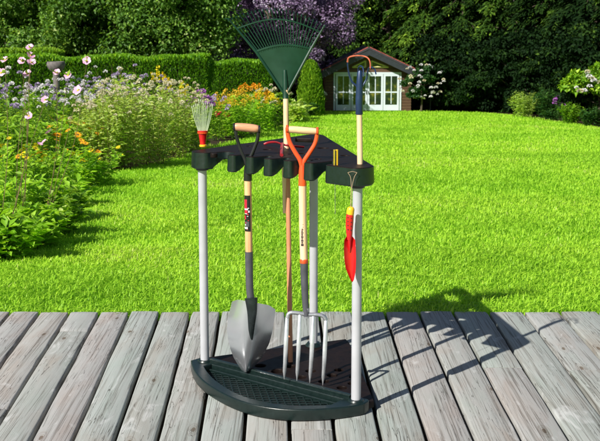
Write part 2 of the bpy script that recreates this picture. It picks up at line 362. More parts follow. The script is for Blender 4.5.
bed_px = [(0, 268), (30, 258), (52, 246), (66, 232), (76, 215), (84, 202), (84, 192), (96, 182), (120, 172), (158, 165), (184, 157), (205, 149), (240, 141), (262, 134), (290, 124), (308, 117), (322, 112.5)]
bed = [G(*p) for p in bed_px]; bedY = np.array([b.y for b in bed]); bedX = np.array([b.x for b in bed])
bedY = np.concatenate([[4.5, 5.6], bedY]); bedX = np.concatenate([[-2.6, -2.05], bedX])
def strip(name, rows, m):             # rows: list of (leftx, rightx, y)
    vs = []; fs = []
    for i, (a, b, y) in enumerate(rows):
        vs += [(a, y, gz(y)+.012), (b, y, gz(y)+.012)]
        if i: fs.append((2*i-2, 2*i-1, 2*i+1, 2*i))
    o = MB().add(vs, fs).build(name, m, smooth=False); return tag(o, kind='structure')
yrow = np.unique(np.concatenate([np.linspace(5.32, 61.9, 60), bedY[bedY > 5.32]]))
strip('flower_bed_soil', [(-30, float(np.interp(y, bedY, bedX)), float(y)) for y in yrow], M['soil'])
rb_px = [(322, 111), (412, 111), (480, 113), (520, 116), (560, 121), (600, 127), (650, 138)]
rb = [G(*p) for p in rb_px]; rbX = np.array([b.x for b in rb]+[14, 30]); rbY = np.array([b.y for b in rb]+[12, 9.0])
vs = []; fs = []
for i, x in enumerate(np.linspace(rbX[0]+.02, 30, 60)):
    y0 = float(np.interp(x, rbX, rbY)); vs += [(x, y0, gz(y0)+.016), (x, 61.95, gz(61.95)+.016)]
    if i: fs.append((2*i-2, 2*i, 2*i+1, 2*i-1))
tag(MB().add(vs, fs).build('tree_bed_soil', M['soil'], smooth=False), kind='structure')

def vnoise(x, y, cell, seed):
    g = np.random.default_rng(seed).random((256, 256)); u = x/cell+80.3; v = y/cell+3.7; i = np.floor(u).astype(int); j = np.floor(v).astype(int); fu = u-i; fv = v-j
    fu = fu*fu*(3-2*fu); fv = fv*fv*(3-2*fv); i %= 255; j %= 255
    return (g[i, j]*(1-fu)+g[i+1, j]*fu)*(1-fv)+(g[i, j+1]*(1-fu)+g[i+1, j+1]*fu)*fv
def grass():
    Ps = []; sz = []
    for y0, y1, dens, h in ((5.285, 7.5, 10500, .052), (7.5, 11, 5000, .052), (11, 18, 2200, .055), (18, 30, 700, .062), (30, 47, 240, .075)):
        half = lambda y: y*.29+.7
        w = 2*half(y1); n = int(w*(y1-y0)*dens); x = rng.uniform(-half(y1), half(y1), n); y = rng.uniform(y0, y1, n)
        ok = (np.abs(x) < half(y)) & (x > np.interp(y, bedY, bedX)-.05+rng.normal(size=n)*.05) & (y < np.interp(x, rbX, rbY)+rng.normal(size=n)*.15)
        x, y = x[ok], y[ok]; Ps.append(np.stack([x, y], 1)); sz.append(np.full(len(x), h))
    XY = np.concatenate(Ps); h = np.concatenate(sz); n = len(h)
    # lawn tufts: height varies softly
    tuft = vnoise(XY[:, 0], XY[:, 1], .09, 1)*.6+vnoise(XY[:, 0], XY[:, 1], .21, 2)*.4
    patch = vnoise(XY[:, 0], XY[:, 1]*.6, .8, 3)*.6+vnoise(XY[:, 0], XY[:, 1]*.5, 1.9, 4)*.4
    flow = vnoise(XY[:, 0], XY[:, 1], .16, 5)*12.6
    h = h*rng.uniform(.45, 1.25, n)*(.86+.28*tuft)
    z = G0-GS*(np.clip(XY[:, 1], GY0, GY1)-GY0)
    B = np.concatenate([XY, z[:, None]], 1)
    az = flow+rng.normal(0, 2.2, n); lean = np.abs(rng.normal(.8, .45, n)); dirh = np.stack([np.cos(az), np.sin(az), np.zeros(n)], 1)
    dirh += np.array([.25, -.35, 0]); side = unit(np.cross(dirh, [0, 0, 1])); w = h*.022+.00075*XY[:, 1]**.6
    up = np.array([0, 0, 1.])
    mid = B+up*(h*.62)[:, None]+dirh*(h*lean*.35)[:, None]; tip = B+up*(h*np.clip(1.1-lean*.35, .3, 1))[:, None]+dirh*(h*lean)[:, None]
    V = np.stack([B-side*w[:, None]*.7, B+side*w[:, None]*.7, mid-side*w[:, None], mid+side*w[:, None], tip], 1).reshape(-1, 3)
    i = np.arange(n)[:, None]*5
    Fq = np.concatenate([i+[[0, 1, 3]], i+[[0, 3, 2]], i+[[2, 3, 4]]], 0)
    v = np.clip(rng.normal(.60, .13, n)+.44*(patch-.5)+.10*(tuft-.5), 0, .93); v[rng.random(n) < .012] = 1
    o = np_mesh('grass', V, Fq, M['grass'], None, np.repeat(v, 5)); return tag(o, 'bright lime green grass covering the lawn behind the deck', 'grass', kind='stuff')
grass()

# deck: every board laid along its measured joints
dg_x = [11, 39.6, 69.7, 99.7, 130, 160, 190.7, 220.7, 253, 286, 319, 352, 385, 419, 453, 488, 524, 560, 598]
dg_x = [11-30*k for k in range(14, 0, -1)]+dg_x+[598+36*k for k in range(1, 14)]
def joint(px): 
    a = AZ(px, 311); b = AZ(px+(-.357 if 0 else .00305*(px-277))*130, 441); return a, b
def build_deck():
    V = []; Fc = []; val = []
    lines = [joint(p) for p in dg_x]
    cuts = {453: [366.5], 524: [369.0], 190.7: [391.0], 11: [372.0], 69.7: [330.5], 286: [428.0], -49: [350], 634: [330]}
    cuts[39.6] = [408.0]
    for i in range(len(lines)-1):
        (a0, b0), (a1, b1) = lines[i], lines[i+1]
        g = .0075
        def X(l, y): a, b = l; return a.x+(b.x-a.x)*(y-a.y)/(b.y-a.y)
        yend = AZ(300, 311).y+rng.uniform(-.004, .004); yst = 1.6
        segs = [yst]+sorted(AZ(300, c).y for c in cuts.get(dg_x[i], []))+[yend]
        for s0, s1 in zip(segs[:-1], segs[1:]):
            r = rng.random(); dz = rng.uniform(-.0025, .0015); ya = s0+(.002 if s0 != yst else 0); yb = s1-(.002 if s1 != yend else 0)
            nseg = 14; jitter = rng.normal(size=(nseg+1, 2))*.0011; c = .005
            base = len(V)
            for k in range(nseg+1):
                y = ya+(yb-ya)*k/nseg; l = X(lines[i], y)+g+jitter[k, 0]; rr = X(lines[i+1], y)-g+jitter[k, 1]; bw = .0015*math.sin(k*.9+i)
                e = .004 if k in (0, nseg) else 0
                V += [(l, y, -.035), (l, y, -c+dz-e), (l+c*.4, y, -c*.35+dz-e), (l+c*1.3, y, dz-e), ((l+rr)/2, y, dz+.0012+bw*.3-e), (rr-c*1.3, y, dz-e), (rr-c*.4, y, -c*.35+dz-e), (rr, y, -c+dz-e), (rr, y, -.035)]
                val += [r]*9
            for k in range(nseg):
                for q in range(9):
                    p = base+k*9+q; p2 = base+k*9+(q+1) % 9; Fc.append((p, p2, p2+9, p+9))
            Fc.append(tuple(base+q for q in range(8, -1, -1))); Fc.append(tuple(base+nseg*9+q for q in range(9)))
    me = bpy.data.meshes.new('wooden_deck'); me.from_pydata(V, [], Fc); me.update()
    at = me.attributes.new('rnd', 'FLOAT', 'POINT'); at.data.foreach_set('value', val)
    o = finish(me, 'wooden_deck', M['deck'], None, True, 50); tag(o, kind='structure')
    s = MB().box((0, 3.40, -.044), (8.4, 3.70, .012)).build('deck_soil', M['soil'], None, False); tag(s, kind='structure')
build_deck()

# ------------------------------------------------------------------ the tool stand
ZT, ZB = .905, .045
FL, FR, FB = Vector((-.388, 4.335, ZB)), Vector((.204, 3.854, ZB)), Vector((.058, 4.58, ZB))
stand = empty('garden_tool_stand', (-.05, 4.2, 0), 'dark green plastic corner stand with scalloped shelf and three pale poles on the deck', 'tool stand')
ax = (FR-FL).normalized(); ay = Vector((-ax.y, ax.x, 0)); LR = (FR-FL).length
def sp(u, v): q = FL+ax*u+ay*v; return (q.x, q.y)     # stand plan: u along the front chord, v towards the back
# shelf outline: front chord with notches
TL = AZ(193, 150, ZT); TR = AZ(371, 163, ZT); TB = AZ(320, 134, ZT)
def uv(p): d = Vector((p.x, p.y, 0))-Vector((FL.x, FL.y, 0)); return d.dot(ax), d.dot(ay)
bu, bv = uv(TB)
out = [(-.045, -.012), (.003, -.040, .025), (.046, -.030, .012), (.058, .010, .012), (.075, .062, .03), (.132, .062, .03), (.152, .02, .012)]
for u0, du in ((.160, .093), (.253, .092), (.345, .096), (.441, .098)):
    out += [(u0, -.020, .008), (u0+.027, -.020, .008), (u0+.036, .012, .01), (u0+.042, .058, .018), (u0+du-.012, .058, .018)]
out += [(.539, -.020, .009), (.570, -.020, .009), (.578, .02, .015), (.588, .085, .03), (.618, .075, .02), (.640, .03, .02), (.644, -.028, .012), (LR+.020, -.040, .02), (LR+.038, .0, .02)]
out += [(LR+.032, .05, .02), (bu+.03, bv-.02, .03), (bu-.03, bv, .03), (-.05, .05, .02)]
shelf_loop = roundpoly([(*sp(p[0], p[1]), *(p[2:] if len(p) > 2 else ())) for p in out], .02)
holes = [circ(AZ(*c[:2], ZT).xy, c[2], 18) for c in ((268, 149.5, .024), (304, 153.5, .026), (323, 148, .028), (241, 151, .012), (214, 153, .011), (345, 155.5, .022), (291.5, 154, .017), (318, 159, .016), (283, 143, .014), (333, 150, .014), (249, 146, .015))]
sl = [tuple(AZ(x, y, ZT).xy) for x, y in ((294, 141.8), (315, 142.6), (313, 138.2), (295, 137.6))]
shelf = plate('shelf', [shelf_loop]+holes+[roundpoly(sl, .012)], ZT-.018, ZT, M['plastic_dark'], stand, .0035)
# skirt hanging from the shelf edge: a wall following the outline
def skirt(loop, z0f, z1, t, flare=.004):
    n = len(loop); cen = Vector((sum(p[0] for p in loop)/n, sum(p[1] for p in loop)/n)); mb = MB(); vs = []
    area = sum(loop[i][0]*loop[(i+1) % n][1]-loop[(i+1) % n][0]*loop[i][1] for i in range(n)); sg = 1 if area > 0 else -1
    for i in range(n):
        a, b, c = Vector(loop[i-1]), Vector(loop[i]), Vector(loop[(i+1) % n]); t1 = (c-a).normalized(); nr = Vector((t1.y, -t1.x))*sg
        o1 = b+nr*(flare+.0035); i1 = b-nr*t
        z0 = z0f(b)
        t_ = b+nr*.0048
        vs += [(t_.x, t_.y, z1), (o1.x, o1.y, z0+.004), (b.x+nr.x*(flare+.0005), b.y+nr.y*(flare+.0005), z0), (i1.x, i1.y, z0), (i1.x, i1.y, z1)]
    fs = []
    for i in range(n):
        j = (i+1) % n
        for k in range(5): fs.append((i*5+k, j*5+k, j*5+(k+1) % 5, i*5+(k+1) % 5))
    return mb.add(vs, fs)
def skirt_z(b):
    u, v = uv(Vector((b.x, b.y, 0)))
    if u < .055 or u > .615: return ZT-.066 if v < .03 else ZT-.066+.024*min(1, (v-.03)/.1)
    return ZT-.066+.036*min(1, max(0, (v+.006)/.05))
skirt(shelf_loop, skirt_z, ZT-.0022, .006).build('shelf_skirt', M['plastic'], stand, True, 30)
for f in (FL, FR, FB): MB().lathe((f.x, f.y, ZT-.075), [(.024, 0), (.027, .006), (.027, .056)], 20).build('pole_socket', M['plastic'], stand)
# hook groove in the right block
# poles
for f in (FL, FR, FB):
    MB().lathe((f.x, f.y, ZB), [(.0178, 0), (.0178, ZT-.06-ZB)], 28).build('pole', M['pole'], stand)
# base
bpts = []
cu_ = LR/2; sag = .205
arc = []
A0 = Vector((-.030, .012)); A1 = Vector((LR+.036, .0))
for k in range(33):
    t = k/32; a = math.pi*t; u = A0.x+(A1.x-A0.x)*(1-math.cos(a))/2; v = .0-sag*(math.sin(a)**.92); arc.append((u, v))
KB = AZ(349, 338, ZB); kb = uv(KB)
fpx = [(192.5, 364), (192.2, 371), (195.5, 381), (203.5, 391), (216, 400), (232, 408.5), (250, 415), (270, 419.2), (292, 421.2), (315, 421), (338, 419.2), (356, 416.6), (367, 413.6), (373.2, 410), (375.5, 404)]
outer = [(p.x, p.y) for p in smoothpts([AZ(x, y, 0.0) for x, y in fpx], 4)]
arc_uv = [uv(Vector((x, y, 0))) for x, y in outer]
def arc_v(u):                          # depth of the bow front at a station along the chord
    us = [q[0] for q in arc_uv]; k0 = us.index(min(us)); return float(np.interp(u, us[k0:-9], [q[1] for q in arc_uv][k0:-9]))
# inner tray hole
def tray(u, w): return min(-.008, arc_v(u)+w*(1+.5*abs(2*u/LR-1)))
inn = [sp(.042+(LR-.084)*k/32, tray(.042+(LR-.084)*k/32, .033)) for k in range(33)]+[sp(LR-.045, -.006), sp(.045, -.006)]
inn = inn[::-1]
outer = [sp(u, v) for u, v in arc_uv if v < .002 and -.06 < u < LR+.062]
eL, eR = [uv(Vector((*q, 0))) for q in (outer[0], outer[-1])]
tail = roundpoly([sp(eR[0]+.002, eR[1]+.004), (*sp(eR[0]-.004, .042), .02), sp(LR-.05, .024), sp(.05, .024), (*sp(eL[0]+.006, .042), .02), sp(eL[0], eL[1]+.004)], .004)
plate('rim', [outer+tail, inn], 0.002, ZB, M['plastic'], stand, .005)
# platform with holes behind the ridge
plf = [sp(-.036, .026), sp(LR+.030, .026), sp(LR+.034, .06), sp(kb[0]+.02, kb[1]-.03), sp(kb[0]-.02, kb[1]), sp(-.045, .06)]
bh = [circ(sp(u, v), rr, 18) for u, v, rr in ((.20, .115, .026), (.30, .105, .030), (.30, .185, .024), (.40, .19, .024), (.42, .105, .024), (.52, .12, .024), (.62, .105, .023), (.50, .20, .024), (.58, .24, .024), (.48, .27, .022), (.62, .17, .02))]
plate('platform', [plf]+bh, .010, .036, M['plastic_dark'], stand, .003)
q0, q1 = sp(.0, .022), sp(LR, .022)
mb = MB()
def bar(p, q, w, z0, z1):
    p = Vector((*p, 0)); q = Vector((*q, 0)); d = (q-p).normalized(); n = Vector((-d.y, d.x, 0))*w/2; c = min(.004, w*.3)
    prof = [(-1, z0), (-1, z1-c), (-1+c/w*2, z1), (1-c/w*2, z1), (1, z1-c), (1, z0)]
    vs = [e+n*a+Vector((0, 0, z)) for e in (p, q) for a, z in prof]
    mb.add(vs, [(k, (k+1) % 6, 6+(k+1) % 6, 6+k) for k in range(6)]+[tuple(range(5, -1, -1)), tuple(range(6, 12))])
bar(sp(.028, .008), sp(LR-.028, .008), .020, .004, .060)
bar(sp(.048, -.020), sp(LR-.048, -.020), .010, .004, .026)
mb.build('ridge', M['plastic'], stand, True, 30)
# tray lattice
mb = MB()
def in_tray(u, v):
    if v > -.026 or u <= .045 or u >= LR-.045: return False
    return v > tray(u, .031)
def clipline(u0, v0, du, dv):
    ins = [t for t in np.arange(0, .9, .002) if in_tray(u0+du*t, v0+dv*t)]
    if len(ins) > 6: bar(sp(u0+du*ins[0], v0+dv*ins[0]), sp(u0+du*ins[-1], v0+dv*ins[-1]), .0056, .014, .0185)
for k in range(-14, 60):
    clipline(k*.038-.3, -.026, .74, -.67)
    clipline(k*.038-.3, -.026, -.74, -.67)
mb.build('lattice', M['plastic'], stand, False)
tr = [sp(.040+(LR-.08)*k/24, tray(.040+(LR-.08)*k/24, .028)) for k in range(25)]+[sp(LR-.042, -.003), sp(.042, -.003)]
plate('tray_floor', [tr], .001, .005, M['labelblack'], stand, .001)
for f in (FL, FR, FB):
    MB().lathe((f.x, f.y, .030), [(.036, 0), (.034, .012), (.0285, .017), (.027, .021), (.0245, .0215)], 24).build('foot_socket', M['plastic'], stand)

# ------------------------------------------------------------------ tools
def T(Y, *pts): return [AY(x, y, Y) for x, y in pts]
def px(Y): return Y/1100*1.0
# --- shovel
Y = 4.175
k = px(Y)
sh = empty('shovel', AY(245, 372, Y-.01), 'round point steel shovel with black yoke and wooden grip in front of the stand', 'shovel')
g = T(Y, (234.5, 126.6), (237, 126.8), (247, 127.6), (256, 128.6), (258.5, 128.8))
MB().tube(smoothpts(g, 4), [k*v for v in (3.2, 3.4, 3.6, 3.7, 3.9, 4.0, 4.1, 4.15, 4.2, 4.15, 4.1, 4.0, 3.9, 3.6, 3.4, 3.2, 3.1)], 18).build('grip', M['grip'], sh)
mb = MB()
for sgn in (0, 1):
    pts = T(Y, (235.2, 127), (236.6, 137), (240.5, 149), (245, 159), (247.2, 168), (247.4, 176)) if not sgn else T(Y, (258.6, 129), (257.6, 139), (254, 149), (250, 159), (248.2, 168), (247.8, 176))
    sm = smoothpts(pts, 5); mb.tube(sm, [k*(1.7+.5*i/len(sm)) for i in range(len(sm))], 12, flat=(1, .8))
for e in ((234.2, 126.8), (259.3, 129.2)):
    p = AY(*e, Y); mb.tube([p-Vector((k*1.2, 0, 0)), p-Vector((k*.8, 0, 0)), p+Vector((k*.8, 0, 0)), p+Vector((k*1.2, 0, 0))], [k*3, k*3.9, k*3.9, k*3], 14)
mb.tube(T(Y, (247.6, 166), (247.8, 172), (247.9, 180.5)), [k*3.2, k*4.1, k*4.2], 18)
mb.build('yoke', M['black'], sh)
MB().tube(T(Y, (247.9, 180), (248.4, 215), (249, 252)), [k*3.75]*3, 20).build('shaft', M['ash'], sh)
# curved label on shaft
def wrap(Y, a, b, r, a0, a1, name, m, parent, n=8):
    pa, pb = AY(*a, Y), AY(*b, Y); mb = MB(); vs = []
    for p in (pa, pb):
        for i in range(n+1):
            t = a0+(a1-a0)*i/n; vs.append(p+Vector((math.sin(t)*r, -math.cos(t)*r, 0)))
    mb.add(vs, [(i, i+1, n+2+i, n+1+i) for i in range(n)]); return mb.build(name, m, parent)
lab = wrap(Y, (248.1, 195), (248.7, 231), k*3.82, -1.4, .62, 'label', M['labelblack'], sh)
for (a, b, a0, a1, m_) in (((248.15, 199), (248.25, 208), -1.35, -.3, 'labelred'), ((248.3, 209.5), (248.35, 213), -1.2, -.2, 'labelred'), ((248.3, 208), (248.35, 209.6), -1.3, -.05, 'labelwhite'),
                           ((248.35, 210), (248.4, 212), .0, .42, 'labelwhite'), ((248.4, 212.6), (248.45, 213.6), -1.2, -.3, 'labelwhite'), ((248.4, 215), (248.5, 219), -1.35, -.7, 'labelred'), ((248.55, 221), (248.6, 226), -1.2, .2, 'socket'),
                           ((248.6, 226.5), (248.65, 228.5), -1.3, -.2, 'labelwhite')):
    wrap(Y, a, b, k*3.9, a0, a1, 'label_print', M[m_], lab)
MB().tube(smoothpts(T(Y, (249, 251.5), (249.2, 270), (249.7, 288), (251.2, 302)), 5), [k*v for v in np.linspace(4.1, 3.7, 16)], 18).build('socket', M['socket'], sh)
rl = np.random.default_rng(3)
for q in range(16):
    y_ = 197+q*2.05; a_ = rl.uniform(-1.35, -.1); wrap(Y, (248.3+q*.02, y_), (248.3+q*.02, y_+rl.uniform(.5, 1.6)), k*3.88, a_, a_+rl.uniform(.15, .5), 'label_print', M[('labelred', 'labelwhite', 'socket', 'labelred')[q % 4]], lab, 4)
# blade: lofted sheet, concave, facing the camera
def blade():
    edge = [  # (left x, right x, y) in photo measure, top to tip
        (232, 275.5, 300), (230, 274.8, 310), (227.8, 273.6, 320), (226.8, 272, 330), (228, 269.6, 340), (230.6, 266, 350), (233.8, 261.8, 358), (238, 255.5, 365), (241.2, 251, 370), (243.6, 248.4, 372.3)]
    nu = 18; vs = []; rows = len(edge)*3-2
    E = np.array(edge); tt = np.linspace(0, len(edge)-1, rows); ii = np.arange(len(edge))
    for j, t in enumerate(tt):
        l, r, y = (np.interp(t, ii, E[:, q]) for q in range(3)); s = t/(len(edge)-1)
        for i in range(nu+1):
            a = i/nu; x = l+(r-l)*a; slope = 8.0*(a-.2)   # top edge falls to the right as in the photo
            b = 2*a-1; rib = 0
            dy = .074*b*b*(1-.35*s)-.034+.022*s*s+.012*math.sin(b*2.2)*(1-s)
            rnd = 3.2*max(0, abs(b)-.72)/.28*max(0, 1-s*6)
            p = AY(x, y+slope*(1 if s < .5 else .4)*max(0, 1-s*1.4)+rnd, Y+dy)
            vs.append(p)
    fr = len(vs); vs2 = [v+Vector((0, .0018, 0)) for v in vs]; W = nu+1
    fs = [(j*W+i, (j+1)*W+i, (j+1)*W+i+1, j*W+i+1) for j in range(rows-1) for i in range(nu)]
    fs += [(fr+j*W+i, fr+j*W+i+1, fr+(j+1)*W+i+1, fr+(j+1)*W+i) for j in range(rows-1) for i in range(nu)]
    for j in range(rows-1):
        fs.append((j*W, fr+j*W, fr+(j+1)*W, (j+1)*W)); fs.append((j*W+nu, (j+1)*W+nu, fr+(j+1)*W+nu, fr+j*W+nu))
    for i in range(nu): fs.append((i, i+1, fr+i+1, fr+i)); fs.append(((rows-1)*W+i, fr+(rows-1)*W+i, fr+(rows-1)*W+i+1, (rows-1)*W+i+1))
    b = MB().add(vs, fs).build('blade', M['steel'], sh, True, 60)
    mb = MB(); sm = smoothpts([AY(251, 298, Y-.028), AY(252, 312, Y-.034), AY(251.4, 326, Y-.032), AY(250.8, 341, Y-.022)], 5)
    mb.tube(sm, [k*v for v in np.linspace(6.6, 1.9, len(sm))], 16, flat=(1, .55)); mb.build('frog', M['frog'], b)
blade()
# --- digging fork
Y = 4.03; k = px(Y)
fk = empty('digging_fork', AY(303, 384, Y), 'four tine digging fork with orange yoke and pale wooden grip in the stand', 'garden fork')
MB().tube(smoothpts(T(Y, (287.6, 129.2), (296, 129.8), (307, 130.7), (317.2, 131.3)), 5), [k*v for v in (3.0, 3.2, 3.4, 3.5, 3.6, 3.6, 3.6, 3.6, 3.6, 3.6, 3.6, 3.5, 3.4, 3.3, 3.1, 3.0)], 18).build('grip', M['gripale'], fk)
mb = MB()
for pts in (((287.4, 127.4), (287.8, 134), (290.2, 143), (295.4, 152.5), (300, 160), (302, 168), (302.3, 178)), ((316.8, 128.6), (316.8, 136), (314.8, 144), (309.4, 153), (304.4, 161), (302.9, 168), (302.6, 178))):
    sm = smoothpts(T(Y, *pts), 5); mb.tube(sm, [k*(2.0+.6*i/len(sm)) for i in range(len(sm))], 12, flat=(1, .8))
for e in ((287.3, 128.9), (317.3, 131.0)):
    p = AY(*e, Y); mb.tube([p-Vector((k*1.3, 0, 0)), p-Vector((k*.9, 0, 0)), p+Vector((k*.9, 0, 0)), p+Vector((k*1.3, 0, 0))], [k*3.1, k*4, k*4, k*3.1], 14)
mb.tube(T(Y, (302.4, 165), (302.5, 172), (302.6, 185.5)), [k*3, k*3.9, k*4.2], 18)
mb.build('yoke', M['orange'], fk)
sft = MB().tube(T(Y, (302.6, 185), (302.9, 222), (304, 259.5)), [k*4.0]*3, 22).build('shaft', M['ashpale'], fk)
# blurred maker's print: little upright strokes
yy_ = 228.0
for wdt, hgt in ((1.6, 1.5), (1.2, 2.3), (1.9, 1.6), (1.3, 2.4), (1.9, 2.2), (1.4, 1.7), (1.9, 2.3), (1.5, 1.8), (2.2, 3.0)):
    f_ = (yy_-185)/74.0; xc = 302.6+f_*1.2
    wrap(Y, (xc, yy_), (xc, yy_+hgt*.8), k*4.08, -.34-wdt*.16, -.34+wdt*.16, 'maker_print', M['ink'], sft, 4); yy_ += hgt*.8+.3
yy_ = 223.5
for kk in range(4):
    wrap(Y, (303.1, yy_), (303.1, yy_+.8), k*4.08, -.1, .02, 'maker_print', M['ink'], sft, 3); yy_ += 2.6
MB().tube(T(Y, (304, 258.8), (304, 259.3), (304.1, 262.8), (304.1, 263.3)), [k*3.9, k*4.35, k*4.35, k*3.9], 20).build('collar', M['orange'], fk)
MB().tube(smoothpts(T(Y, (304.1, 263), (304.6, 285), (305.6, 304), (306.4, 316)), 5), [k*v for v in np.linspace(4.1, 3.0, 16)], 18).build('socket', M['socket'], fk)
hd = MB(); sm = smoothpts(T(Y, (287.4, 318), (288.4, 314.2), (292, 312.6), (300, 313.4), (308, 314.6), (318, 314.8), (323.6, 316.4), (326, 320)), 4)
hd.tube(sm, [k*2.1]*len(sm), 12); hd.tube(T(Y, (306.4, 308), (306.6, 318)), [k*3.2, k*2.4], 12); hd.build('crossbar', M['forged'], fk)
for (x0, y0), (x1, y1) in (((287.2, 317), (284.2, 379.5)), ((300, 314), (296.9, 381)), ((313.4, 315.5), (309.8, 383)), ((326, 319), (322.8, 385.5))):
    pts = []; rr = []
    for i in range(15):
        t = i/14; p = AY(x0+(x1-x0)*t, y0+(y1-y0)*t, Y); p.y -= .035*math.sin(t*math.pi)*.8-.0; pts.append(p); rr.append(k*(1.9+.35*math.sin(min(t*1.4, 1)*math.pi) if t < .85 else 1.9*(1-(t-.85)/.15*.85)))
    MB().tube(pts, rr, 10, flat=(1, .7)).build('tine', M['tine'], fk)
# --- leaf rake
rk_b = AZ(290.5, 362, .037); Yb = rk_b.y; Yt = 4.50
rk = empty('leaf_rake', rk_b, 'tall leaf rake with wide green plastic fan pointing up out of the stand', 'rake')
def RK(x, y): t = (362-y)/(362-8); return AY(x, y, Yb+(Yt-Yb)*t)
k = px(4.4)
MB().tube([RK(290.5, 362), RK(289.2, 270), RK(288, 183), RK(286.5, 120), RK(286, 88)], [k*2.5, k*2.5, k*2.5, k*2.4, k*2.3], 18).build('handle', M['shadewood'], rk)
MB().tube([RK(286.25, 151), RK(286, 120), RK(285.7, 90)], [k*2.75]*3, 18).build('lit_upper_handle', M['ashpale'], rk)  # paler skin over the same handle, painting its sunlit upper part
MB().tube(smoothpts([RK(285.7, 98.5), RK(285.6, 95), RK(285.2, 84), RK(285, 74), RK(284.9, 70)], 4), [k*v for v in np.linspace(3.2, 2.1, 17)], 18).build('socket', M['rakegreen'], rk)
apx = RK(285.5, 97)
def fanpt(x, y, dy=0):
    p = RK(x, y); s = (97-y)/89; p.y += dy-.045*s*s; return p      # fan leans and curls towards the viewer
def fan():
    mb = MB(); nu, nv = 28, 10; vs = []
    # solid web: between apex and the upper arc
    for j in range(nv+1):
        t = .04+.96*j/nv
        for i in range(nu+1):
            a = i/nu; xt = 256+54.8*a; yt = 51.5-2.6*a-5.2*math.sin(a*math.pi)
            x = 285.5+(xt-285.5)*t; y = 97+(yt-97)*t; rib = .0005*math.cos(i*math.pi)
            vs.append(fanpt(x, y, rib+.008*(2*a-1)**2))
    W = nu+1; n = len(vs); vs += [v+Vector((0, .003, 0)) for v in vs]
    fs = [(j*W+i, j*W+i+1, (j+1)*W+i+1, (j+1)*W+i) for j in range(nv) for i in range(nu)]
    fs += [(n+a, n+d, n+c, n+b) for a, b, c, d in fs]
    for i in range(nu): fs += [(nv*W+i, nv*W+i+1, n+nv*W+i+1, n+nv*W+i), (i+1, i, n+i, n+i+1)]
    for j in range(nv): fs += [(j*W, (j+1)*W, n+(j+1)*W, n+j*W), ((j+1)*W+nu, j*W+nu, n+j*W+nu, n+(j+1)*W+nu)]
    mb.add(vs, fs); mb.build('fan', M['rakegreen'], rk, True, 50)
    def at(a, s):        # a: across the fan, s: 0 at web edge .. 1 at tip arc
        x0 = 256+54.8*a; y0 = 51.5-2.6*a-5.2*math.sin(a*math.pi)
        x1 = 229+95.5*a; y1 = 19+6*a-13.5*math.sin(a*math.pi)
        return fanpt(x0+(x1-x0)*s, y0+(y1-y0)*s, .008*(2*a-1)**2)
    for i in range(26):
        a = i/25; pts = [at(a, s) for s in (-.05, .2, .45, .7, .9, 1.0)]
        e = pts[-1]; pts += [e+Vector((0, -.014, -.001)), e+Vector((0, -.024, -.010))]
        MB().tube(pts, [k*v for v in (.62, .56, .5, .46, .42, .42, .4, .3)], 6, flat=(1.0, .8)).build('tine', M['rakegreen'], rk)
    for nm, s, r in (('cross_band', .70, .8), ('cross_band', .0, 1.2)):
        MB().tube([at(q/30, s) for q in range(31)], k*r, 6, flat=(1, .6)).build(nm, M['rakegreen'], rk)
    for a in (0, 1):
        MB().tube([fanpt(285.5, 96)]+[at(a, s) for s in (0, .5, 1)], [k*1.2, k*1.5, k*1.1, k*.8], 8).build('edge_rib', M['rakegreen'], rk)
    e = at(0, 1); MB().tube([e, e+Vector((-.014, -.002, .002)), e+Vector((-.02, -.01, -.001))], [k*.7, k*.6, k*.4], 6).build('tine', M['rakegreen'], rk)
fan()
# --- long handled cultivator on the right corner
Y = 3.93; k = px(Y)
cv_b = AY(360, 172, Y)
cv = empty('hand_cultivator', cv_b, 'cultivator with dark blue socket and curled tines standing over the right corner', 'cultivator')
MB().tube(T(Y, (360.2, 172), (359.8, 140), (359.3, 110)), [k*2.9]*3, 18).build('handle', M['ashpale'], cv)
MB().tube(T(Y, (359.2, 114.5), (359.2, 113.8), (359.2, 98), (359.6, 84), (359.9, 72), (360, 70)), [k*v for v in (3.2, 3.7, 3.7, 3.3, 2.6, 1.4)], 18).build('socket', M['blue'], cv)
def tine3(pts, r, m, name='tine'):
    sm = smoothpts([AY(x, y, Y+d) for x, y, d in pts], 6); MB().tube(sm, [k*r*(1-.4*(i/len(sm))) for i in range(len(sm))], 8).build(name, m, cv)
tine3([(358.8, 92, 0), (356.5, 86, 0), (352.2, 82, 0), (349.3, 75, 0), (347.8, 66, -.01), (347.6, 60, -.02)], 1.15, M['blue'])
tine3([(347.6, 62, -.02), (348.4, 58.2, -.025), (351.5, 56.4, -.03), (358, 55.6, -.035), (364.8, 56.4, -.04), (368.6, 58.8, -.05), (370.2, 63, -.07), (370.3, 68.5, -.09)], 1.0, M['salmon'], 'tine_arch')
tine3([(360.3, 90, 0), (363.5, 84.5, 0), (366.8, 78, 0), (368, 70, -.01), (370.5, 67.2, -.03), (374.5, 69, -.06), (376, 74, -.08)], 1.1, M['blue'])
tine3([(359.8, 80, 0), (358.6, 73, 0), (358.6, 68, -.01), (360.4, 66, -.035), (363, 68, -.06), (363.6, 76, -.075)], 1.1, M['blue'])
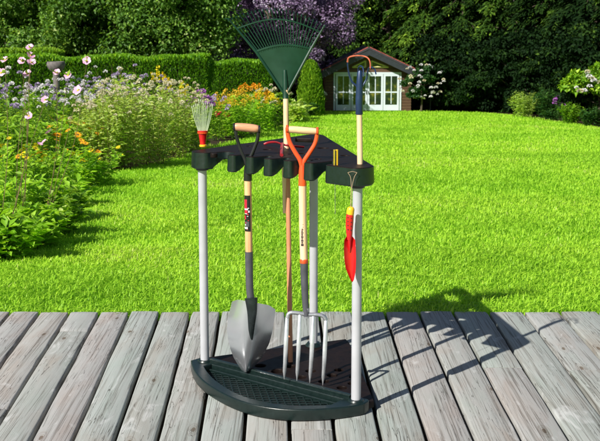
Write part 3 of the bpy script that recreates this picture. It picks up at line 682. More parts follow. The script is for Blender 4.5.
# --- red hand trowel on a string
Y = 3.795; k = px(Y)
tw = empty('hand_trowel', AY(352, 281, Y), 'red hand trowel with yellow end cap hanging from a string by the right pole', 'trowel')
def TW(x, y, d=0): return AY(x, y, Y+d)
hnd = MB().tube(smoothpts([TW(350.2, 213), TW(349.8, 218), TW(349.4, 227), TW(349.4, 234), TW(349.4, 240)], 4), [k*v for v in (3.3, 3.7, 3.9, 4.0, 4.0, 4.0, 4.0, 3.9, 3.8, 3.6, 3.4, 3.3, 3.2, 3.0, 2.8, 2.5, 2.2)], 18).build('handle', M['red'], tw)
for i, yk in enumerate((217.5, 221.5, 225.5, 229.5)):
    for dx in (-1.7, 1.5):
        p = TW(349.6+dx, yk+(.8 if dx > 0 else 0), -k*3.5); MB().lathe(p, [(.0004, -.0022), (.0022, -.001), (.0022, .001), (.0004, .0022)], 8).build('grip_dot', M['ink'], hnd)
MB().tube(smoothpts([TW(350.8, 206.6), TW(350.7, 209), TW(350.4, 212), TW(350.2, 215)], 4), [k*v for v in (1.5, 2.7, 3.2, 3.5, 3.8, 3.9, 3.9, 3.9, 3.9, 3.9, 3.85, 3.8, 3.6)], 18).build('end_cap', M['yellow'], tw)
def trowel_blade():
    rows = [(346.5, 352.5, 236.5), (344.2, 355.2, 240), (343.9, 355.7, 248), (344.2, 356, 258), (345.6, 355.8, 268), (348.3, 355, 275), (350.6, 353.8, 280), (351.8, 352.6, 282)]; nu = 8; vs = []
    for l, r, y in rows:
        for i in range(nu+1):
            a = i/nu; b = 2*a-1; p = TW(l+(r-l)*a, y, .008-.012*b*b); vs.append(p)
    n = len(vs); vs += [v+Vector((0, .0015, 0)) for v in vs]; W = nu+1
    fs = [(j*W+i, (j+1)*W+i, (j+1)*W+i+1, j*W+i+1) for j in range(len(rows)-1) for i in range(nu)]; fs += [(n+a, n+d, n+c, n+b) for a, b, c, d in fs]
    for j in range(len(rows)-1): fs += [(j*W, n+j*W, n+(j+1)*W, (j+1)*W), (j*W+nu, (j+1)*W+nu, n+(j+1)*W+nu, n+j*W+nu)]
    b = MB().add(vs, fs).build('blade', M['red'], tw, True, 60)
    MB().tube([TW(349.4, 236, -.002), TW(349.6, 244, 0), TW(349.8, 252, .006)], [k*2.0, k*1.5, k*.6], 10).build('neck', M['red'], b)
trowel_blade()
mb = MB()
hook = AY(352.4, 175.5, 3.797)
mb.tube(smoothpts([hook+Vector((-.016, .002, .010)), hook+Vector((-.006, 0, -.008)), TW(351.2, 190), TW(350.6, 207)], 5), .0010, 6)
mb.tube(smoothpts([hook+Vector((.016, .002, .010)), hook+Vector((.006, 0, -.008)), TW(351.6, 190), TW(351.0, 207)], 5), .0010, 6)
mb.tube([hook+Vector((-.016, .002, .010)), hook+Vector((0, .002, .014)), hook+Vector((.016, .002, .010))], .0010, 6)
mb.build('string', M['twine'], tw)
# --- small brass handled tool
Yp = 3.90; k = px(Yp)
pg = empty('small_weeding_tool', AY(335.4, 170, Yp), 'tiny brass handled tool standing in the right block of the shelf', 'hand tool')
MB().tube(T(Yp, (334.6, 169.5), (334.6, 149.5)), [k*1.35]*2, 10).build('brass_handle', M['brass'], pg)
MB().tube(T(Yp, (337.0, 169.5), (337.0, 149.5)), [k*1.2]*2, 10).build('brass_handle', M['yellow'], pg)
MB().tube(T(Yp-.004, (335.8, 169.5), (335.8, 150.5)), [k*.6]*2, 8).build('black_core', M['black'], pg)
MB().tube(T(Yp, (335.3, 171), (335.2, 165)), [k*2.6, k*2.2], 12).build('ferrule', M['black'], pg)
MB().tube(T(Yp-.03, (335, 183), (335.2, 214)), [.0011]*2, 6).build('rod', M['wire'], pg)
MB().tube([AY(335.2, 171, Yp), AY(335.1, 178, Yp-.015), AY(335, 183, Yp-.03)], [.0014]*3, 6).build('rod', M['wire'], pg)
# --- red hand leaf rake, tines up, at the left corner
c = AZ(203, 147, ZT); Yh = c.y; k = px(Yh)
hr = empty('hand_rake', c, 'short red hand rake with pale tines pointing up on the left corner', 'hand rake')
MB().lathe(c, [(k*2.6, 0), (k*3.1, k*.6), (k*3.1, k*1.6), (k*2.9, k*2.4), (k*3.4, k*7), (k*4.5, k*14), (k*5.2, k*15.5), (k*5.3, k*16.5), (k*4.6, k*16.8), (k*4.2, k*13)], 24).build('handle', M['red'], hr)
MB().lathe(c+Vector((0, 0, .0006)), [(k*3.0, 0), (k*3.7, k*.6), (k*3.7, k*2.0), (k*3.0, k*2.5)], 24).build('base_ring', M['yellow'], hr)
mb = MB()
for i in range(9):
    a = -1.25+i*.31; p = c+Vector((math.sin(a)*k*5.0, -math.cos(a)*k*5.0, k*14.6)); mb.box(p, (k*1.3, k*.8, k*1.6), Matrix.Rotation(a, 3, 'Z'))
mb.build('rim_marks', M['orange'], hr, False)
for i in range(13):
    b = (i-6)/6; tip = c+Vector((b*k*10.5, rng.uniform(-.01, .01), k*(46-3*b*b+rng.uniform(-3, 2)))); 
    root_ = c+Vector((b*k*3.6, 0, k*13)); midp = root_.lerp(tip, .6)+Vector((b*k*.8, 0, 0))
    MB().tube(smoothpts([root_, midp, tip, tip+Vector((0, -.008, -.006))], 4), [.0015]*13, 6).build('tine', M['palewire'], hr)
# --- red hoe lying through the shelf, its pale handle hanging below
hb = AZ(283, 145, ZT)
ho = empty('hand_hoe', hb, 'small red hoe head lying on the shelf with its pale wooden handle hanging below', 'hoe')
k = px(hb.y)
zt = ZT+.006
MB().tube(smoothpts([AZ(264, 144.2, zt), AZ(269, 142.5, zt+.008), AZ(276, 142.2, zt+.014), AZ(283, 144.5, zt+.016), AZ(291, 145.8, zt+.012), AZ(304, 147.2, zt+.002)], 5), k*.8, 10, flat=(1.4, .6)).build('blade', M['darkred'], ho)
MB().tube([AZ(282.4, 144, zt+.018), AZ(282, 149, zt+.008), AZ(281.6, 155, zt)], [k*1.6, k*1.9, k*1.6], 12).build('socket', M['darkred'], ho)
hy = 4.42
MB().tube([AY(283.6, 156, hy), AY(284.6, 183, hy), AY(285, 213, hy)], [k*2.1, k*2.2, k*2.1], 16).build('handle', M['ashpale'], ho)

# ------------------------------------------------------------------ shed
def shed():
    Ys = 43.5; a = G(323, 109.6); s = Ys/1100*1.0
    X = lambda x: AY(x, 100, Ys).x
    zg = gz(Ys)
    Z = lambda y: AY(300, y, Ys).z
    zb = zg; ze = Z(70.5); zr = Z(51)
    sh = empty('summer_house', (X(368), Ys, zg), 'brown wooden summer house with red edged gable roof and pale glazed doors', 'summer house')
    xl, xr, xm = X(325), X(411), X(368); D = 3.2
    wallm = MB()
    y0, y1 = Ys, Ys+D
    wallm.add([(xl, y0, zb), (xr, y0, zb), (xr, y0, ze), (xm, y0, zr-.10), (xl, y0, ze), (xl, y1, zb), (xr, y1, zb), (xr, y1, ze), (xm, y1, zr-.10), (xl, y1, ze)],
              [(0, 1, 2, 3, 4), (5, 9, 8, 7, 6), (1, 6, 7, 2), (0, 4, 9, 5), (2, 7, 8, 3), (4, 3, 8, 9)])
    wallm.build('wall', M['shedwall'], sh, False)
    nb = 14
    for a_, b_ in ((xl, X(334.0)), (X(400.5), xr)):      # lap boards left and right of the doors
        bd = MB()
        for i in range(nb):
            zz = zb+.06+(ze-zb-.12)*i/(nb-1)
            bd.box(((a_+b_)/2, y0-.010, zz), (b_-a_, .020, (ze-zb)/nb*.86), Matrix.Rotation(.10, 3, 'X'))
        bd.build('boarding', M['shedwall'], sh, False)
    # roof: two slabs with overhang
    ov = .45
    rf = None
    for sx, xe, ye in ((-1, X(319.5), 72.5), (1, X(417), 71.5)):
        p0 = Vector((xm, 0, Z(48.8))); p1 = Vector((xe, 0, Z(ye)-.02)); d = (p1-p0).normalized(); n = Vector((-d.z, 0, d.x))*(1 if sx > 0 else -1)
        if n.z < 0: n = -n
        m_ = MB(); t = .07
        q = [p0, p1, p1+n*t, p0+n*t]
        vs = [Vector((v.x, y0-ov-.02, v.z)) for v in q]+[Vector((v.x, y1+ov, v.z)) for v in q]
        m_.add(vs, [(0, 1, 2, 3), (7, 6, 5, 4), (0, 4, 5, 1), (1, 5, 6, 2), (2, 6, 7, 3), (3, 7, 4, 0)])
        rf = m_.build('roof', M['slate'], sh, False)
        m_ = MB(); t2 = -.21; q = [p0+n*-.005, p1+n*-.005, p1+n*t2, p0+n*t2]
        vs = [Vector((v.x, y0-ov-.004*(sx > 0), v.z)) for v in q]+[Vector((v.x, y0-ov+.05, v.z)) for v in q]
        m_.add(vs, [(0, 1, 2, 3), (7, 6, 5, 4), (0, 4, 5, 1), (1, 5, 6, 2), (2, 6, 7, 3), (3, 7, 4, 0)]); m_.build('fascia', M['fascia'], rf, False)
        L_ = (p1-p0).length; tl = MB()
        for i in range(12):  # verge tiles stepping down the gable edge
            c = p0.lerp(p1, (i+.5)/12)+n*.075; tl.box((c.x, y0-ov+.1, c.z), (L_/12*.97, .16, .045), Matrix.Rotation(math.atan2(-d.z, d.x)+.05*sx, 3, 'Y'))
        tl.build('verge_tiles', M['tile'], rf, False)
    # gable windows
    for sx in (-1, 1):
        if sx < 0: tri = [(X(352), Z(67)), (X(365), Z(67)), (X(365), Z(60.5))]
        else: tri = [(X(371), Z(67)), (X(388), Z(67)), (X(371), Z(60.5))]
        m_ = MB(); yo = y0-.03
        for i in range(3):
            p, q = tri[i], tri[(i+1) % 3]; m_.tube([(p[0], yo, p[1]), (q[0], yo, q[1])], .035, 4)
        w = m_.build('gable_window', M['cream'], sh, False)
        MB().add([(x, y0-.012, z) for x, z in tri], [(0, 1, 2)]).build('pane', M['glass'], w, False)
    # header board
    MB().box(((X(334)+X(401))/2, y0-.03, Z(71.3)), (X(401)-X(334), .05, .16)).build('lintel', M['shedwall'], sh, False)
    # four door leaves
    xs_ = [X(v) for v in (335.5, 351, 367.2, 383, 399)]; zt, zbt = Z(74), zg+.06
    fr = MB(); fr.box(((xs_[0]+xs_[-1])/2, y0-.03, zt+.04), (xs_[-1]-xs_[0]+.16, .06, .07)); fr.box((xs_[0]-.05, y0-.03, (zt+zbt)/2), (.06, .058, zt-zbt)); fr.box((xs_[-1]+.05, y0-.03, (zt+zbt)/2), (.06, .058, zt-zbt))
    fr.build('door_frame', M['whitepaint'], sh, False)
    for i in range(4):
        a_, b_ = xs_[i]+.008, xs_[i+1]-.008; w = b_-a_; st = .075; zp = zbt+.22; zmid = Z(92)
        m_ = MB(); yc = y0-.045
        m_.box((a_+st/2, yc, (zt+zbt)/2), (st, .045, zt-zbt)); m_.box((b_-st/2, yc, (zt+zbt)/2), (st, .045, zt-zbt))
        m_.box(((a_+b_)/2, yc, zt-.04), (w-2*st, .044, .08)); m_.box(((a_+b_)/2, yc, (zbt+zp)/2), (w-2*st, .040, zp-zbt))
        m_.box(((a_+b_)/2, yc, zmid), (w-2*st, .036, .05)); m_.box(((a_+b_)/2, yc, (zt+zp)/2), (.03, .034, zt-zp-.08))
        d = m_.build('door', M['whitepaint'], sh, False)
        MB().box(((a_+b_)/2, y0-.035, (zt+zp)/2), (w-2*st, .008, zt-zp)).build('pane', M['glass'], d, False)
        if i in (1, 2):
            hx = b_-.035 if i == 1 else a_+.035; MB().tube([(hx, yc-.03, zmid+.05), (hx, yc-.05, zmid+.02), (hx, yc-.05, zmid-.08)], .012, 8).build('handle', M['lampmetal'], d)
shed()

# ------------------------------------------------------------------ foliage things
def limbs(mb, base, h, r, n, spread, up=.5, z0=.2):
    base = Vector(base); mb.tube([base-Vector((0, 0, .1)), base+Vector((.02*h, 0, h*.3)), base+Vector((-.01*h, .02*h, h*.65)), base+Vector((0, 0, h*.95))], [r*1.35, r, r*.6, r*.2], 10)
    for i in range(n):
        a = i*2.4+rng.uniform(-.3, .3); t = z0+(.9-z0)*i/n; o = base+Vector((0, 0, h*t)); l = spread*(1.1-.5*t)
        d = Vector((math.cos(a), math.sin(a), 0)); mb.tube([o, o+d*l*.45+Vector((0, 0, l*up*.35)), o+d*l*.95+Vector((0, 0, l*up))], [r*.4, r*.25, r*.07], 6)
def crown_points(c, rad, K, n, clump=.42, shell=.55, seed_low=None):
    """clumps scattered in an ellipsoid; leaves on every clump"""
    c = np.array(c); rad = np.array(rad); d = rdir(K); rr = rng.uniform(shell, 1, K)[:, None]
    C = c+d*rad*rr; cr = clump*rng.uniform(.6, 1.3, K)*rad.mean()*.62
    idx = rng.integers(0, K, n); e = rdir(n); e[:, 2] = e[:, 2]*.8+.15; q = rng.uniform(.25, 1, n)**.5
    Pt = C[idx]+e*(cr[idx]*q)[:, None]*np.array([1, 1, .75])
    tone = rng.normal(0, .12, K)[idx]
    return Pt, e, tone
def broadleaf(name, label, px_, Y, h, rad, m, n, leaf=.10, low=.6, group=None, K=70, vb=.45, dens_low=True, cat='tree', clump=.42, trunk=.14):
    x = AY(px_, 100, Y).x; base = Vector((x, Y, gz(Y)))
    t = empty(name, base, label, cat, group)
    mb = MB(); limbs(mb, base, h*.9, trunk, 9, rad*.8); mb.build('trunk', M['bark'], t)
    cz = base.z+low+(h-low)/2; Pt, e, tone = crown_points((x, Y, cz), (rad, rad*.9, (h-low)/2), K, n, clump)
    D = unit(e*.6+rdir(n)*.8+np.array([0, -.1, -.25])); Nn = unit(e*.7+rdir(n)*.6+np.array([0, 0, .5]))
    L = leaf*rng.uniform(.6, 1.3, n); v = np.clip(rng.normal(vb, .2, n)+tone, 0, 1)
    leaves('crown', Pt, D, Nn, L, L*.62, v, m, t); return t
def conifer(name, label, px_, Y, h, rad, m, n, group=None, leaf=.20, vb=.4, droop=.35, cat='conifer'):
    x = AY(px_, 100, Y).x; base = Vector((x, Y, gz(Y))); t = empty(name, base, label, cat, group)
    mb = MB(); mb.tube([base-Vector((0, 0, .1)), base+Vector((0, 0, h*.5)), base+Vector((0, 0, h))], [.18, .12, .02], 10)
    nb = 190; a = np.arange(nb)*2.399+rng.uniform(-.3, .3, nb); hz = (np.arange(nb)+.5)/nb; zb = hz*h*.97+.05; ln = rad*(1-hz)**.55*rng.uniform(.65, 1.12, nb)
    for i in range(0, nb, 6):
        d = Vector((math.cos(a[i]), math.sin(a[i]), 0)); o = base+Vector((0, 0, zb[i])); mb.tube([o, o+d*ln[i]*.5+Vector((0, 0, .1)), o+d*ln[i]*.9+Vector((0, 0, -.1*ln[i]))], [.035, .02, .008], 5)
    mb.build('trunk', M['bark'], t)
    w = ln**1.3; idx = rng.choice(nb, n, p=w/w.sum()); s = rng.uniform(.25, 1, n)**.6
    dx = np.stack([np.cos(a), np.sin(a), np.zeros(nb)], 1)[idx]; perp = np.stack([-np.sin(a), np.cos(a), np.zeros(nb)], 1)[idx]
    side = rng.normal(0, .22, n)*(1.15-s)*ln[idx]*.9
    Pt = np.array(base)+dx*(ln[idx]*s)[:, None]+perp*side[:, None]; Pt[:, 2] += zb[idx]+.25*np.sin(s*2.2)*ln[idx]*.5-droop*ln[idx]*s**2+rng.normal(0, .05, n)-np.abs(side)*.2
    D = unit(dx*.8+perp*np.sign(side)[:, None]*.5+rdir(n)*.35+np.array([0, 0, -.35])); Nn = unit(rdir(n)*.5+np.array([0, -.2, .9])+dx*.3)
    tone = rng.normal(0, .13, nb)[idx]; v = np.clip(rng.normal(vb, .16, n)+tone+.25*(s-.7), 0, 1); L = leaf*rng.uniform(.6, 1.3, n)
    leaves('crown', Pt, D, Nn, L, L*.34, v, m, t); return t

gl = 'broadleaf trees behind the hedge'
broadleaf('broadleaf_tree', 'leafy green tree behind the hedge at the left edge of the garden', 8, 39.5, 6.6, 3.0, M['lf_tree_light'], 42000, .12, .3, gl, K=110)
broadleaf('broadleaf_tree', 'darker green tree behind the clipped hedge above the stone bird bath', 62, 38.2, 7.2, 2.9, M['lf_tree_light'], 42000, .12, .3, gl, K=110)
broadleaf('broadleaf_tree', 'loose crowned tree behind the hedge with bright sky showing through it', 122, 37.4, 7.4, 2.9, M['lf_tree'], 34000, .13, .3, gl, K=80)
broadleaf('broadleaf_tree', 'light leaved tree behind the end of the long clipped hedge', 163, 36.6, 7.2, 2.4, M['lf_tree_light'], 38000, .12, .3, gl, K=110)
broadleaf('broadleaf_tree', 'shadowy dark tree behind the short hedge block left of the plum tree', 214, 50, 7.0, 2.6, M['lf_tree'], 28000, .14, .2, gl, vb=.3)
broadleaf('broadleaf_tree', 'tree outermost on the left beyond the flower bed', -60, 41, 6.6, 3.0, M['lf_tree'], 18000, .15, .4, gl)
broadleaf('plum_tree', 'purple leaved plum tree behind the green leaf rake', 271, 43.5, 6.2, 3.2, M['lf_plum'], 56000, .12, .9, None, K=130, vb=.48, clump=.36)
gc = 'tall conifers along the back and right of the lawn'
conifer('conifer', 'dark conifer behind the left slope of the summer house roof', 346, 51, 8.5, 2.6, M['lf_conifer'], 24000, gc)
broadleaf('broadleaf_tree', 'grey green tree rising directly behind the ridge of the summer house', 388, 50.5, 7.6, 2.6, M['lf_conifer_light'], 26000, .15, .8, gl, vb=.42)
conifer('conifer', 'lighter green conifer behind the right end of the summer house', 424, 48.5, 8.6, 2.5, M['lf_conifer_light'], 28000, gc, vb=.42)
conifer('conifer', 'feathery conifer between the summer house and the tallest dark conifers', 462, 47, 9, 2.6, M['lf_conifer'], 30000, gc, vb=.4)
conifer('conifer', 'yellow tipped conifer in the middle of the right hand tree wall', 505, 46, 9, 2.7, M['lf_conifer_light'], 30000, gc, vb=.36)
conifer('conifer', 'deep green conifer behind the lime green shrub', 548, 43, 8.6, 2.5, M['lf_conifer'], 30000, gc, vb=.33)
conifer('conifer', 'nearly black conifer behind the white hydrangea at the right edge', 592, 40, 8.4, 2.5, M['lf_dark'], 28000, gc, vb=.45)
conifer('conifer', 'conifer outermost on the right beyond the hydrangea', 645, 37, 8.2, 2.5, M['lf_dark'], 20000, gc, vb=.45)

def evergreen_mass(label, px_, Y, h, rad, n, m='lf_dark'):   # low dense evergreens closing the foot of the tree wall
    broadleaf('evergreen_shrub', label, px_, Y, h, rad, M[m], n, .14, .0, 'dark evergreen shrubs under the conifers', K=60, vb=.4, cat='shrub', trunk=.06)
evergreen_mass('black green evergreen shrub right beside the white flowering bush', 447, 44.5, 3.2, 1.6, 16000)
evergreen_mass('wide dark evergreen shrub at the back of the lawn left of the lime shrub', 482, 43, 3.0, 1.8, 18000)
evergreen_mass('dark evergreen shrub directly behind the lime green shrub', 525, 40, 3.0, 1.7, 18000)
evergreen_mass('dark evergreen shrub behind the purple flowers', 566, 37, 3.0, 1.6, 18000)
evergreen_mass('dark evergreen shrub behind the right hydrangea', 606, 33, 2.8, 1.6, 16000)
evergreen_mass('dark evergreen shrub beside the left wall of the summer house', 306, 47, 3.0, 1.4, 10000)
# woodland closing the view
n = 130000
Pt = np.stack([rng.uniform(-32, 30, n), rng.uniform(58, 66, n), gz(60)+rng.uniform(0, 1, n)**1.0*9.5], 1)
Pt[:, 1] += 1.2*np.sin(Pt[:, 0]*1.3)*np.sin(Pt[:, 2]*1.1)
hole = (np.sin(Pt[:, 0]*2.1+1)*np.sin(Pt[:, 2]*2.3+Pt[:, 0]) > .93) & (Pt[:, 0] < -8); Pt = Pt[~hole]; n = len(Pt)
o = leaves('woodland', Pt, rdir(n)+[0, 0, -.3], rdir(n)+[0, -.5, .6], .36*rng.uniform(.6, 1.3, n), .24, np.clip(rng.normal(.3, .2, n), 0, 1), M['lf_conifer'], None)
tag(o, 'dense dark woodland closing the view behind the garden trees', 'woodland', kind='stuff')

# hedges
def hedge(label, x0, x1, y0, y1, hgt, n, m, waves=.05):
    c = Vector(((x0+x1)/2, (y0+y1)/2, gz((y0+y1)/2))); zb = gz(y1); t = empty('hedge', c, label, 'hedge', 'clipped hedges behind the flower bed')
    zt_ = gz(y0)+hgt
    MB().box((c.x, c.y, (zb+zt_)/2), (x1-x0-.24, y1-y0-.24, zt_-zb-.16)).build('shade_core', M['core'], t, False)  # solid dark box added to read as the shaded hedge interior
    ar = np.array([(x1-x0)*hgt, (x1-x0)*(y1-y0)*1.3, (y1-y0)*hgt, (y1-y0)*hgt]); f = rng.choice(4, n, p=ar/ar.sum())
    u, w = rng.uniform(0, 1, n), rng.uniform(0, 1, n)
    X = np.where(f < 2, x0+(x1-x0)*u, np.where(f == 2, x1, x0)); Yy = np.where(f == 0, y0, y0+(y1-y0)*w); Yy = np.where(f >= 2, y0+(y1-y0)*u, Yy)
    Z = np.where(f == 1, zt_, zb+(zt_-zb)*w)
    nr = np.zeros((n, 3)); nr[f == 0] = (0, -1, 0); nr[f == 1] = (0, 0, 1); nr[f == 2] = (1, 0, 0); nr[f == 3] = (-1, 0, 0)
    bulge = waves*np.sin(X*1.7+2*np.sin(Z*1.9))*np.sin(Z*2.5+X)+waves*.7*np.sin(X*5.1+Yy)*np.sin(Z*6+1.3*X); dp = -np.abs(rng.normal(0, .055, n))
    Pt = np.stack([X, Yy, Z], 1)+nr*(bulge+dp+.03)[:, None]
    # round the top edges a little
    edge = np.clip((Z-(zt_-.12))/.12, 0, 1)*(f != 1); Pt -= nr*(edge**2*.06)[:, None]
    up = np.array([0, 0, .85]); D = unit(nr*.55+up*np.where(f == 1, 1.1, .8)[:, None]+rdir(n)*.5); L = .060*rng.uniform(.6, 1.4, n); L[f == 1] *= 1.25
    v = np.clip(rng.normal(.5, .2, n)+dp*2.2+np.where(f == 1, .22, 0), 0, 1)  # tone raised on top as sunlight, lowered with depth as shade
    leaves('foliage', Pt, D, unit(nr+rdir(n)*.6), L, L*.42, v, m, t)
Yh1 = 27.0
hx = lambda p, Y: AY(p, 80, Y).x
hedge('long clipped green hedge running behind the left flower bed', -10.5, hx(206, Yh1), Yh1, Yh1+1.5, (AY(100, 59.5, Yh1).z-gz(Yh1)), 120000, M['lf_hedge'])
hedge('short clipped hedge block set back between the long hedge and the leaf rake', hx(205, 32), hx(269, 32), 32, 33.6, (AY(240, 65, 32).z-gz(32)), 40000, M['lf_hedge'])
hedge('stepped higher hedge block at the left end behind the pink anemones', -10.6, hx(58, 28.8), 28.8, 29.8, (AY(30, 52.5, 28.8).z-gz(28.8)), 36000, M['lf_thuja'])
# round thuja by the summer house
def thuja():
    Y = 38; x = AY(310.5, 100, Y).x; b = Vector((x, Y, gz(Y))); t = empty('thuja_bush', b, 'rounded light green thuja bush left of the summer house', 'bush')
    top = AY(309, 62, Y).z-b.z; r = 13*Y/1100
    MB().lathe(b, [(r*.7, 0), (r*.85, top*.3), (r*.75, top*.65), (r*.35, top*.88), (.02, top*.92)], 14).build('shade_core', M['core'], t)  # solid dark core added as the bush's inner shade
    n = 20000; s = rng.uniform(0, 1, n); a = rng.uniform(0, 2*np.pi, n); rr = r*np.sqrt(np.clip(1-(s*1.0)**2.6, 0, 1))*(.9+.12*s)*(1+.07*np.sin(a*5+s*9)); d = np.stack([np.cos(a), np.sin(a), np.zeros(n)], 1)
    Pt = np.array(b)+d*(rr*rng.uniform(.86, 1.03, n))[:, None]; Pt[:, 2] += s*top
    nr = unit(d*(1.1-s)[:, None]+np.array([0, 0, 1])*s[:, None]); L = .10*rng.uniform(.6, 1.3, n)
    leaves('foliage', Pt, unit(nr*.5+np.array([0, 0, .9])+rdir(n)*.4), unit(nr+rdir(n)*.5), L, L*.4, np.clip(rng.normal(.5, .2, n), 0, 1), M['lf_thuja'], t)
thuja()

# flowers as small meshes -------------------------------------------------
def flower_mesh(kind, size, pm, cm=None):
    Vs = []; Fs = []; vals = []; mi = []; nb = 0
    def add(V, Fq, v, m_):
        nonlocal nb
        Vs.append(V); Fs.append(Fq+nb); vals.append(v); mi.append(np.full(len(Fq), m_)); nb += len(V)
    if kind in ('daisy', 'anemone'):
        n = 13 if kind == 'daisy' else 6; a = np.linspace(0, 2*np.pi, n, endpoint=False)+rng.uniform(-.1, .1, n)
        D = np.stack([np.cos(a), np.sin(a), np.full(n, .15 if kind == 'daisy' else .3)], 1); Pt = D*size*.08
        V, Fq, v = leafgeo(Pt, D, np.tile([0, 0, 1.], (n, 1)), size*.5, size*(.16 if kind == 'daisy' else .42), rng.uniform(0, 1, n), .08); 
        if kind == 'anemone':
            Vs_ = []; Fq = []; 
            for q in range(n):
                c, s_ = math.cos(a[q]), math.sin(a[q]); w_ = size*.24*rng.uniform(.85, 1.1); l_ = size*rng.uniform(.46, .54); o_ = len(Vs_)
                for (pl, pw, pz) in ((.06, .15, 0), (.3, .85, .03), (.62, 1, .10), (.9, .62, .16), (1, 0, .13), (.9, -.62, .16), (.62, -1, .10), (.3, -.85, .03), (.06, -.15, 0)):
                    x_, y_ = pl*l_, pw*w_; Vs_.append((c*x_-s_*y_, s_*x_+c*y_, pz*size+(q % 2)*size*.02))
                m0 = len(Vs_); Vs_.append((c*l_*.55, s_*l_*.55, size*.04+(q % 2)*size*.02)); Fq += [(o_+i_, o_+i_+1, m0) for i_ in range(8)]
            V = np.array(Vs_); Fq = np.array(Fq); v = np.repeat(rng.uniform(0, 1, n), 10)
        add(V, Fq, v, 0)
        # domed centre
        m = 8; r = size*(.13 if kind == 'daisy' else .10); ring = np.array([[math.cos(q*2*math.pi/m)*r, math.sin(q*2*math.pi/m)*r, size*.06] for q in range(m)]); V = np.concatenate([ring, [[0, 0, size*.14]]])
        add(V, np.array([[q, (q+1) % m, m] for q in range(m)]), np.zeros(m+1), 1)
    elif kind == 'ball':
        n = 46; e = rdir(n); e[:, 2] = np.abs(e[:, 2])*.9-.15; V, Fq, v = leafgeo(e*size*.28, unit(e+rdir(n)*.5), rdir(n), size*.26, size*.24, rng.uniform(0, 1, n)); add(V, Fq, v, 0)
    elif kind == 'spike':
        n = 50; s = rng.uniform(0, 1, n); a = rng.uniform(0, 6.28, n); d = np.stack([np.cos(a), np.sin(a), np.full(n, .5)], 1)
        Pt = d*(size*.16*(1.05-s))[:, None]; Pt[:, 2] += (s-.5)*size*1.7; V, Fq, v = leafgeo(Pt, d, rdir(n), size*.26, size*.2, rng.uniform(0, 1, n)); add(V, Fq, v, 0)
    elif kind == 'plume':
        n = 60; s = rng.uniform(0, 1, n); a = rng.uniform(0, 6.28, n); d = np.stack([np.cos(a), np.sin(a), np.full(n, .3)], 1)
        Pt = d*(size*.5*s*rng.uniform(0, 1, n))[:, None]; Pt[:, 2] += (1-s)*size*.8-.4*size; V, Fq, v = leafgeo(Pt, d, rdir(n), size*.17, size*.13, rng.uniform(0, 1, n)); add(V, Fq, v, 0)
    o = np_mesh('flower', np.concatenate(Vs), np.concatenate(Fs), [pm, cm or pm], None, np.concatenate(vals), np.concatenate(mi)); me = o.data; bpy.data.objects.remove(o); return me
_fm = {}
def fmesh(kind, size, pm, cm=None):
    key = (kind, round(size, 3), pm.name)
    if key not in _fm: _fm[key] = [flower_mesh(kind, size, pm, cm) for _ in range(3)]
    return _fm[key][int(rng.integers(0, 3))]
def plant(name, label, cat, px_, py_, h, r, ns, nl, leaf, m, group=None, wl=.42, stem='stem', fl=None, stemr=.0022, bend=.35, vb=.5, low=.05, topleaf=.87, at=None):
    """fl = (kind, size, petal mat, centre mat, count, which part name)"""
    b = at or G(px_, py_); t = empty(name, b, label, cat, group); mb = MB(); tips = []
    A = []; Dl = []; Nl = []
    for i in range(ns):
        a = rng.uniform(0, 6.283); q = math.sqrt(rng.uniform(0, 1)); hh = h*(1-.30*q*q)*rng.uniform(.78, 1.05); d = Vector((math.cos(a), math.sin(a), 0))
        p0 = b+d*q*r*.35; p2 = b+d*q*r+Vector((0, 0, hh)); p1 = p0.lerp(p2, .5)+Vector((0, 0, hh*.12))-d*q*r*bend*.4
        pts = [p0, p1, p2]; mb.tube(pts, [stemr, stemr*.8, stemr*.5], 4, cap=False); tips.append((p2, d*q))
        tt = rng.uniform(low, topleaf, nl)
        P_ = np.outer((1-tt)**2, np.array(p0))+np.outer(2*tt*(1-tt), np.array(p1*1.0))+np.outer(tt**2, np.array(p2)); az = rng.uniform(0, 6.283, nl)
        D_ = np.stack([np.cos(az), np.sin(az), rng.uniform(-.15, .75, nl)], 1)+np.array(d)*.5; A.append(P_+unit(D_)*rng.uniform(0, .04, nl)[:, None]*h); Dl.append(D_); Nl.append(np.stack([-.4*np.cos(az), -.4*np.sin(az), np.ones(nl)], 1)+rdir(nl)*.35)
    A = np.concatenate(A); n = len(A); L = leaf*rng.uniform(.55, 1.3, n)
    mb.build('stems', M[stem], t)
    leaves('leaves', A, np.concatenate(Dl), np.concatenate(Nl), L, L*wl, np.clip(rng.normal(vb, .2, n)+.1*(A[:, 2]-b.z)/h, 0, 1), M[m], t)
    if fl:
        kind, size, pm, cm, cnt = fl[:5]; pn = fl[5] if len(fl) > 5 else 'flower'
        for i in range(min(cnt, ns)):
            p, d = tips[i]; me = fmesh(kind, size, M[pm], M[cm] if cm else None); o = bpy.data.objects.new(pn, me); COL.objects.link(o); o.parent = t
            o.location = p-b+Vector((0, 0, size*.15)); s = rng.uniform(.75, 1.15); o.scale = (s, s, s)
            tl = .9 if kind in ('daisy', 'anemone') else .25; o.rotation_euler = (rng.uniform(.1, tl), rng.uniform(-tl, tl)*.6, rng.uniform(0, 6.28))
    return t
gp = 'leafy perennials at the near edge of the left flower bed'
